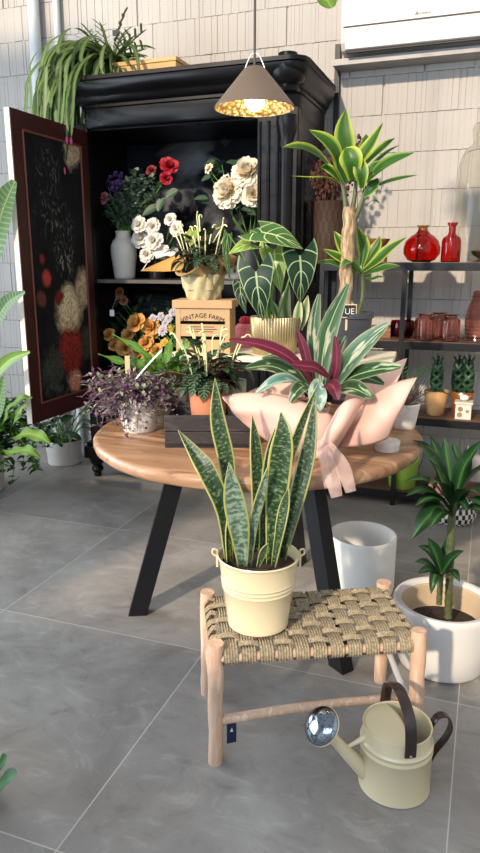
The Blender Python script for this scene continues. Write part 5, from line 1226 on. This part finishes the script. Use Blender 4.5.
MB().lathe(hollow([(.046, 0), (.05, .006), (.05, .105), (.044, .125), (.024, .138), (.019, .148), (.0185, .185), (.026, .19), (.026, .202)]), (q.x, 3.87, Z1), 40).build('bottle_body', REDG, t)
q = at(343, 262, 4.02); t = thing('glass_bottle', 'red glass bottle half hidden behind the thick woody trunk', 'bottle', (q.x, 4.02, Z1))
MB().lathe(hollow([(.036, 0), (.04, .006), (.04, .13), (.036, .16), (.018, .18), (.016, .215), (.021, .222)]), (q.x, 4.02, Z1), 32).build('bottle_body', REDG, t)
q = at(480, 262, 4.0); BR = plain('aged brass', '8a6a38', .35, .9); t = thing('glass_cloche', 'tall clear glass bell over a brass cup ending the top shelf on the right', 'cloche', (q.x, 4.0, Z1))
MB().lathe([(0, 0), (.034, 0), (.036, .004), (.014, .012), (.012, .02), (.045, .04), (.052, .06), (.049, .061), (.04, .044), (0, .03)], (q.x, 4.0, Z1), 40).build('brass_cup', BR, t)
PB = [(.158, 0), (.160, .16), (.156, .40), (.146, .50), (.126, .56), (.092, .595), (.082, .61), (.090, .67), (.078, .70), (.05, .716), (0, .722)]
MB().lathe(PB + [(max(0, r_q - .003), z_q - .004 if z_q else 0) for r_q, z_q in PB[::-1]], (q.x, 4.0, Z1), 48).build('glass_bell', CLR, t)
# wooden bowl on a wooden block, dark basket vase with dried stems
q = at(374, 262, 3.98); BW = wood('acacia wood', '8a5a34', '6e4526', 'a5713f', .5, 2, 8, 8, 4)
t = thing('wooden_block', 'low wooden block on the top shelf under the carved wooden bowl', 'block', (q.x, 3.98, Z1)); MB().box((q.x - .065, 3.92, Z1), (q.x + .065, 4.04, Z1 + .075)).build('block', plain('mid brown box wood', '8f6f48', .6, 0, .1, 12), t, False, bevel=.004)
t = thing('wooden_bowl', 'carved wooden bowl tilted on the low wooden block behind the trunk', 'bowl', (q.x, 3.98, Z1 + .0755))
MB().lathe([(0, 0), (.03, 0), (.06, .02), (.078, .05), (.075, .052), (.055, .024), (0, .008)], (q.x, 3.98, Z1 + .0755), 32, rf=lambda a, z: 1 + .1 * math.cos(2 * a)).build('bowl_body', BW, t)
q = at(326, 264, 3.97); t = thing('basket_vase', 'dark brown cylindrical woven basket on the left end of the top shelf', 'basket', (q.x, 3.97, Z1))
def basketmat():
    m, nt, b = newmat('dark woven wicker'); ck = nd(nt, 'TexChecker', {'Vector': scaled(nt, uvco(nt), 34, 22, 1), 'Scale': 1.0, 'Color1': lin('3f2c1d'), 'Color2': lin('2e1f15')}).outputs[0]
    nt.links.new(ck, b.inputs['Base Color']); b.inputs['Roughness'].default_value = .7; bump(nt, b, ck, .6, .006); return m
MB().lathe([(0, 0), (.08, 0), (.085, .01), (.092, .18), (.094, .33), (.097, .335), (.09, .336), (.086, .3), (.078, .02), (0, .015)], (q.x, 3.97, Z1), 40).build('basket_body', basketmat(), t)
DRY = plain('dried russet seed heads', '4c2a20', .9, 0, .3, 40); mr = random.Random(8)
t = thing('dried_stems', 'bunch of dried russet seed stems standing in the dark woven basket', 'dried flowers', (q.x, 3.97, Z1 + .02)); mb = MB(); ms = MB()
for i in range(22):
    p = arc((q.x + mr.uniform(-.04, .04), 3.97 + mr.uniform(-.04, .04), Z1 + .05), mr.uniform(0, 6.3), mr.uniform(1.3, 1.55), mr.uniform(.40, .66), mr.uniform(0, .4), 14); ms.tube(p, .0016, 4)
    for k in range(9, 14):
        for g in range(5): mb.ball(tuple(p[k] + V((mr.gauss(0, .010), mr.gauss(0, .010), mr.gauss(0, .008)))), mr.uniform(.005, .010), (1, 1, 1.4), 5, 4)
mb.build('seed_heads', DRY, t, kind='stuff'); ms.build('stems', TWG, t)
# second board: ruby bowl, pink quilted jars, ribbed vase
q = at(402, 336, 4.0); t = thing('glass_bowl', 'dark ruby glass bowl on the middle shelf left of the pink jars', 'bowl', (q.x, 4.0, Z2)); MB().lathe(hollow([(.04, 0), (.06, .01), (.072, .05), (.068, .085), (.064, .095)]), (q.x, 4.0, Z2), 36).build('bowl_body', DRG, t)
def jar(x, y, lab):
    t = thing('glass_jar', lab, 'jar', (x, y, Z2), 'pink quilted jars on the middle shelf')
    P = [(.046, 0), (.052, .006)]
    for i in range(12): P.append((.053 + .0015 * (i % 2), .012 + i * .0085))
    P += [(.050, .116), (.036, .126), (.036, .136), (.047, .143)]
    MB().lathe(hollow(P, .0035), (x, y, Z2), 60, rf=lambda a, z: 1 + .03 * math.cos(15 * a) * (1 if z < .4 else 0)).build('jar_body', PKG, t)
for px, yy, lab in ((424, 3.90, 'pink quilted glass jar nearest the dark ruby bowl'), (449, 3.90, 'pink quilted glass jar at the front, the one nearest the ribbed vase'), (438, 4.04, 'pink quilted glass jar standing behind and between the other two')):
    q = at(px, 338, yy); jar(q.x, yy, lab)
q = at(476, 340, 3.94); t = thing('ribbed_vase', 'tall pink glass vase with horizontal ribs at the right of the middle shelf', 'vase', (q.x, 3.94, Z2)); P = []
for i in range(56):
    z = i / 55 * .27; base = .055 + .012 * math.sin(z / .27 * PI * 1.05) - .028 * max(0, (z - .12) / .15) ** 1.2 * (1 if z < .24 else .8) ; P.append((base + .0022 * math.sin(i * PI / 2), z))
MB().lathe(hollow(P, .004), (q.x, 3.94, Z2), 40).build('vase_body', PKG, t)
q = at(378, 330, 4.0); t = thing('wooden_tray', 'small wooden box tray on the middle shelf behind the dark grey pot', 'tray', (q.x, 4.0, Z2))
for a_, b_ in (((-.08, -.06, 0), (.08, .06, .01)), ((-.08, -.06, .0105), (.08, -.05, .06)), ((-.08, .05, .0105), (.08, .06, .06)), ((-.08, -.0495, .0105), (-.07, .0495, .06)), ((.07, -.0495, .0105), (.08, .0495, .06))):
    MB().box((q.x + a_[0], 4.0 + a_[1], Z2 + a_[2]), (q.x + b_[0], 4.0 + b_[1], Z2 + b_[2])).build('tray_board', BW, t, False)
# third board: braided plants, bird box
BRD = leafmat('dark green braided stem', [(0, '2c4a30'), (1, '1f3a26')], tl=0, rnd=.2); BRS = plain('braided green stem', '25442b', .45, 0, .25, 60)
def braid(px, y, pot_mat, lab, potpx, rb, rt, h, top):
    q = at(potpx, 414, y); t = thing('braided_plant', lab, 'plant', (q.x, y, Z3)); simple_pot(t, (q.x, y, Z3), rb, rt, h, pot_mat, dep=.012)
    for cx in px:
        c = at(cx, 390, y); mb = MB(); H = top
        for k in range(6):
            ph = k * PI / 3; pts = []
            for i in range(31):
                q_ = i / 30; rr = .010 + .017 * math.sin(PI * min(1, .12 + q_ * .8)) ; an = ph + i * .24 * (1 if k % 2 else -1)
                pts.append(V((c.x + rr * math.cos(an), y + rr * math.sin(an), Z3 + h - .015 + H * q_)))
            e_ = pts[-1]; pts += [e_ + V((.012 * math.cos(ph), .012 * math.sin(ph), .016)), e_ + V((.026 * math.cos(ph), .026 * math.sin(ph), .026 + .008 * (k % 3)))]
            mb.tube(pts, [.0105] * 30 + [.007, .005, .0015], 7)
        mb.build('braid', BRS, t)
braid((436,), 3.92, plain('peach glazed pot', 'c99a68', .4, 0, .04), 'braided green plant in a peach pot on the lower shelf', 435, .046, .068, .14, .175)
braid((457, 467), 3.99, plain('rust glazed pot', '8f4f26', .35, 0, .08), 'two braided green plants in a rust brown pot behind the bird box', 461, .048, .066, .13, .185)
q = at(463, 416, 3.87); t = thing('bird_box', 'small white box with a white bird on its lid, in front of the rust pot', 'ornament', (q.x, 3.87, Z3)); WBX = plain('whitewashed wood', 'c9c0b2', .7, 0, .1, 30)
MB().box((q.x - .042, 3.83, Z3), (q.x + .042, 3.91, Z3 + .085)).build('box_body', WBX, t, False, bevel=.003); MB().box((q.x - .048, 3.824, Z3 + .0855), (q.x + .048, 3.916, Z3 + .097)).build('lid', WBX, t, False, bevel=.002)
mb = MB()
for dx, dz in ((-.016, .058), (-.018, .026)): mb.lathe([(0, .0), (.014, 0), (.014, .0012), (0, .0012)], (q.x + dx, 3.8305, Z3 + dz), 16, (0, -1, 0))
mb.box((q.x + .012, 3.829, Z3 + .04), (q.x + .03, 3.83, Z3 + .055)); mb.build('printed_motif', plain('faded brown print', '84745c', .8), t)
mb = MB().ball((q.x, 3.868, Z3 + .116), .019, (1.3, .8, .9), 14, 8).ball((q.x - .018, 3.866, Z3 + .133), .011, (1, .9, 1), 10, 6); mb.lathe([(.003, 0), (0, .01)], (q.x - .028, 3.865, Z3 + .133), 8, (-1, 0, 0)); mb.leaf([(q.x + .015, 3.868, Z3 + .12), (q.x + .03, 3.868, Z3 + .126), (q.x + .042, 3.868, Z3 + .13)], .008, nu=2)
mb.build('bird', plain('white bisque', 'd9d4cc', .6), t)
# bottom board and the floor beneath
LIME = plain('lime green pot', '86a53c', .45, 0, .06); q = at(402, 478, 3.9); t = thing('plant_pot', 'lime green pot on the bottom shelf under the table edge', 'pot', (q.x, 3.9, Z4)); simple_pot(t, (q.x, 3.9, Z4), .075, .095, .18, LIME)
for px, lab in ((428, 'clear glass jar on the bottom shelf next to the lime pot'), (446, 'clear glass jar on the bottom shelf behind the big dracaena')):
    q = at(px, 482, 3.93); t = thing('glass_jar', lab, 'jar', (q.x, 3.93, Z4)); MB().lathe(hollow([(.05, 0), (.058, .008), (.06, .12), (.045, .16), (.04, .2), (.05, .21)]), (q.x, 3.93, Z4), 32).build('jar_body', CLR, t)
PT = plain('small salmon cone', 'e2977c', .6)
for px, py, lab in ((431, 480, 'upper small salmon cone ornament under the shelf'), (438, 494, 'lower small salmon cone ornament under the shelf')):
    q = at(px, py, 3.86); t = thing('cone_ornament', lab, 'ornament', (q.x, 3.86, Z4 + .0)); MB().lathe([(0, 0), (.022, .0), (.02, .01), (.008, .05), (0, .075)], (q.x, 3.86, Z4), 16).build('cone', PT, t)
q = atz(452, 520, 0); t = thing('patterned_basket', 'black and white patterned basket on the floor behind the big dracaena', 'basket', tuple(q))
def pat():
    m, nt, b = newmat('black and white woven pattern'); ck = nd(nt, 'TexChecker', {'Vector': scaled(nt, uvco(nt), 44, 12, 1), 'Scale': 1.0, 'Color1': lin('cfcac0'), 'Color2': lin('1a1a1c')}).outputs[0]; nt.links.new(ck, b.inputs['Base Color']); b.inputs['Roughness'].default_value = .8; return m
MB().lathe([(0, 0), (.10, 0), (.12, .02), (.128, .06), (.12, .10), (.115, .10), (.12, .06), (.112, .02), (0, .012)], tuple(q), 44).build('basket_body', pat(), t)

# ================================================================ PLANTS AT THE LEFT
ZZL = leafmat('dark glossy round leaf', [(0, '5a7d4c'), (.1, '2c4a2a'), (1, '24402a')], rough=.3, tl=.15, rnd=.3)
zx, zy = -2.735, 3.90; t = thing('potted_plant', 'dark round leaved plant in a white pot on the floor under the open door', 'plant', (zx, zy, 0)); simple_pot(t, (zx, zy, 0), .115, .125, .17, WPOT, dep=.03)
def roundprof(t_): return max(.03, math.sin(PI * min(1, t_ * .9 + .06)) ** .55)
mb = MB(); ms = MB(); r = random.Random(31)
for i in range(26):
    p = arc((zx + r.uniform(-.05, .05), zy + r.uniform(-.05, .05), .14), r.uniform(0, 6.3), r.uniform(.6, 1.45), r.uniform(.12, .28), r.uniform(0, .6), 6); ms.tube(p, .004, 6)
    mb.leaf(arc(p[-1], r.uniform(0, 6.3), r.uniform(-.2, .7), .12, .6, 8), r.uniform(.03, .042), roundprof, fold=.1, vo=i)
mb.build('leaves', ZZL, t); ms.build('stems', STG, t)
# pothos spilling from a white planter
PTH = leafmat('mid green pothos leaf', [(0, '6f9a48'), (.08, '3f6f30'), (1, '356428')], rough=.35, tl=.25, rnd=.35); PTB = leafmat('bright lime leaf', [(0, 'a9c062'), (.1, '7c9f42'), (1, '5d8232')], tl=.3, rnd=.2)
px_, py_ = -2.90, 3.22; t = thing('pothos', 'bushy pothos spilling to the floor from a white planter at the left edge', 'plant', (px_, py_, 0)); simple_pot(t, (px_, py_, 0), .15, .17, .36, WPOT, dep=.03)
mb = MB(); ms = MB(); r = random.Random(17); k = 0
for i in range(84):
    a = r.uniform(-1.5, .9) if i < 66 else r.uniform(0, 6.3); p = arc((px_ + r.uniform(-.1, .1), py_ + r.uniform(-.1, .1), .35), a, r.uniform(.3, 1.4), r.uniform(.25, .62), r.uniform(1.4, 2.7), 12); p = [V((q_.x, q_.y, max(q_.z, .02 + .01 * (i % 5)))) for q_ in p]; ms.tube(p, .002, 5)
    for j in range(2, 12):
        for g in range(3):
            k += 1; aa = r.uniform(0, 6.3); mb.leaf(arc(p[j], aa, r.uniform(-.2, .8), r.uniform(.035, .06), r.uniform(.6, 1.4), 6), r.uniform(.012, .02), hprof, lobe=.4, vo=k, nu=3)
mb.build('foliage', PTH, t); ms.build('stems', STG, t)
mb = MB()
for pts, w in (([(8, 440, 3.0), (24, 434, 2.9), (38, 436, 2.85), (50, 444, 2.82)], .05), ([(2, 450, 2.95), (14, 452, 2.85), (26, 450, 2.8), (40, 458, 2.78)], .045), ([(0, 430, 3.0), (8, 412, 2.95), (18, 400, 2.92), (32, 398, 2.9)], .05), ([(10, 430, 3.1), (20, 412, 3.1), (28, 404, 3.1), (40, 408, 3.08)], .04)):
    mb.leaf(smooth_path([at(*p) for p in pts], 12), w * .75, oprof, wave=.012, wf=2.5, nrm=(.1, -.6, .8), nu=3, vo=len(mb.v))
mb.build('large_leaves', PTB, t)
# bird of paradise at the left edge
BOP = leafmat('grey green strelitzia leaf', [(0, 'b5c49a'), (.06, '5f7f4f'), (1, '4f7346')], vein='76946a', vfreq=20, vk=.8, vw=.3, rough=.35, tl=.3, rnd=.12)
bx_, by_ = -2.86, 2.83; t = thing('strelitzia', 'tall strelitzia with big arching leaves in a white planter at the left edge', 'plant', (bx_, by_, 0)); simple_pot(t, (bx_, by_, 0), .15, .18, .30, WPOT, dep=.03)
for pts, w in (([(-18, 300, 2.95), (-8, 250, 2.95), (2, 212, 2.95), (15, 181, 2.96)], .080), ([(-24, 360, 2.95), (-6, 324, 2.92), (8, 303, 2.9), (25, 292, 2.88)], .042), ([(-24, 400, 2.9), (-6, 376, 2.85), (10, 360, 2.82), (30, 352, 2.8)], .034), ([(-20, 440, 2.86), (-6, 418, 2.8), (0, 400, 2.78), (4, 376, 2.78)], .04), ([(-40, 260, 2.9), (-30, 220, 2.9), (-20, 190, 2.9), (-14, 160, 2.9)], .08)):
    pp_ = smooth_path([at(*p) for p in pts], 14); lf = MB().leaf(pp_, w, oprof, nrm=(.25, -.9, .3), fold=.35, nu=4).build('leaf', BOP if w > .038 else PTB, t)
    MB().tube(smooth_path([V((bx_, by_, .28)), V((bx_, by_, .28)).lerp(pp_[0], .6) + V((-.02, 0, .05)), pp_[0], pp_[6]], 14), [.009 - .0004 * i for i in range(14)], 7).build('leaf_stalk', STG, lf)
# plant at the bottom left corner
gx_, gy_ = -1.165, 1.12; t = thing('geranium', 'scalloped green leaves of a plant in a white pot at the bottom left corner', 'plant', (gx_, gy_, 0)); simple_pot(t, (gx_, gy_, 0), .085, .105, .16, WPOT, dep=.02)
GER = leafmat('scalloped green leaf', [(0, '3a6a30'), (1, '234a22')], tl=.1, rnd=.2)
def scal(t_): return max(.05, math.sin(PI * min(1, t_ * .86 + .1)) ** .5 * (1 + .07 * math.sin(t_ * 38)))
mb = MB(); ms = MB(); r = random.Random(6); gb = V((gx_, gy_, .14))
for pts, w in (([(-6, 792, 1.04), (2, 784, 1.02), (9, 778, 1.01), (16, 776, 1.0)], .022), ([(-8, 778, 1.08), (-2, 770, 1.07), (3, 762, 1.06), (7, 758, 1.06)], .02)):
    p = smooth_path([at(*q_) for q_ in pts], 14); mb.leaf(p, w, scal, nrm=(.1, -.5, .9), nu=4, vo=len(mb.v)); ms.tube(smooth_path([gb, gb.lerp(p[0], .6) + V((0, 0, .03)), p[0]], 8), .0025, 6)
for i in range(16):
    a = r.uniform(1.6, 5.2); p = arc(gb, a, r.uniform(.5, 1.3), r.uniform(.06, .13), .5, 6); ms.tube(p, .0025, 6); mb.leaf(arc(p[-1], a, r.uniform(-.2, .5), .055, .4, 12), .027, scal, nu=3, vo=i * 3)
mb.build('leaves', GER, t); ms.build('stems', STG, t)
# hanging plant above: only its lowest leaf comes into the picture
hx_, hy_ = -.53, 2.39; t = thing('hanging_plant', 'lime green hanging plant whose lowest leaf shows at the top edge', 'plant', (hx_, hy_, 2.62)); simple_pot(t, (hx_, hy_, 2.62), .07, .1, .14, WPOT, dep=.02)
MB().tube([(hx_, hy_, 2.74), (hx_, hy_, 4.25)], .003, 6).build('cord', plain('jute cord', '8a7350', .9), t)
tip = at(325, -4, 2.25); mb = MB(); ms = MB(); r = random.Random(2)
mb.leaf(smooth_path([at(324, -6, 2.25), at(327, 0, 2.24), at(332, 8, 2.23)], 10), .03, roundprof, nrm=(.2, -.8, .5), nu=3); ms.tube(smooth_path([V((hx_, hy_, 2.75)), V((hx_, hy_ - .1, 2.72)), V((hx_, hy_ - .13, 2.5)), at(324, -6, 2.25)], 10), .0025, 6)
for i in range(18):
    a = r.uniform(0, 6.3); p = arc((hx_, hy_, 2.75), a, r.uniform(.4, 1.2), r.uniform(.1, .2), r.uniform(.5, 1.4), 6); ms.tube(p, .0025, 5); mb.leaf(arc(p[-1], a, r.uniform(-.6, .4), .09, .5, 8), .03, roundprof, nu=3, vo=i + 1)
mb.build('leaves', PTB, t); ms.build('stems', STG, t)
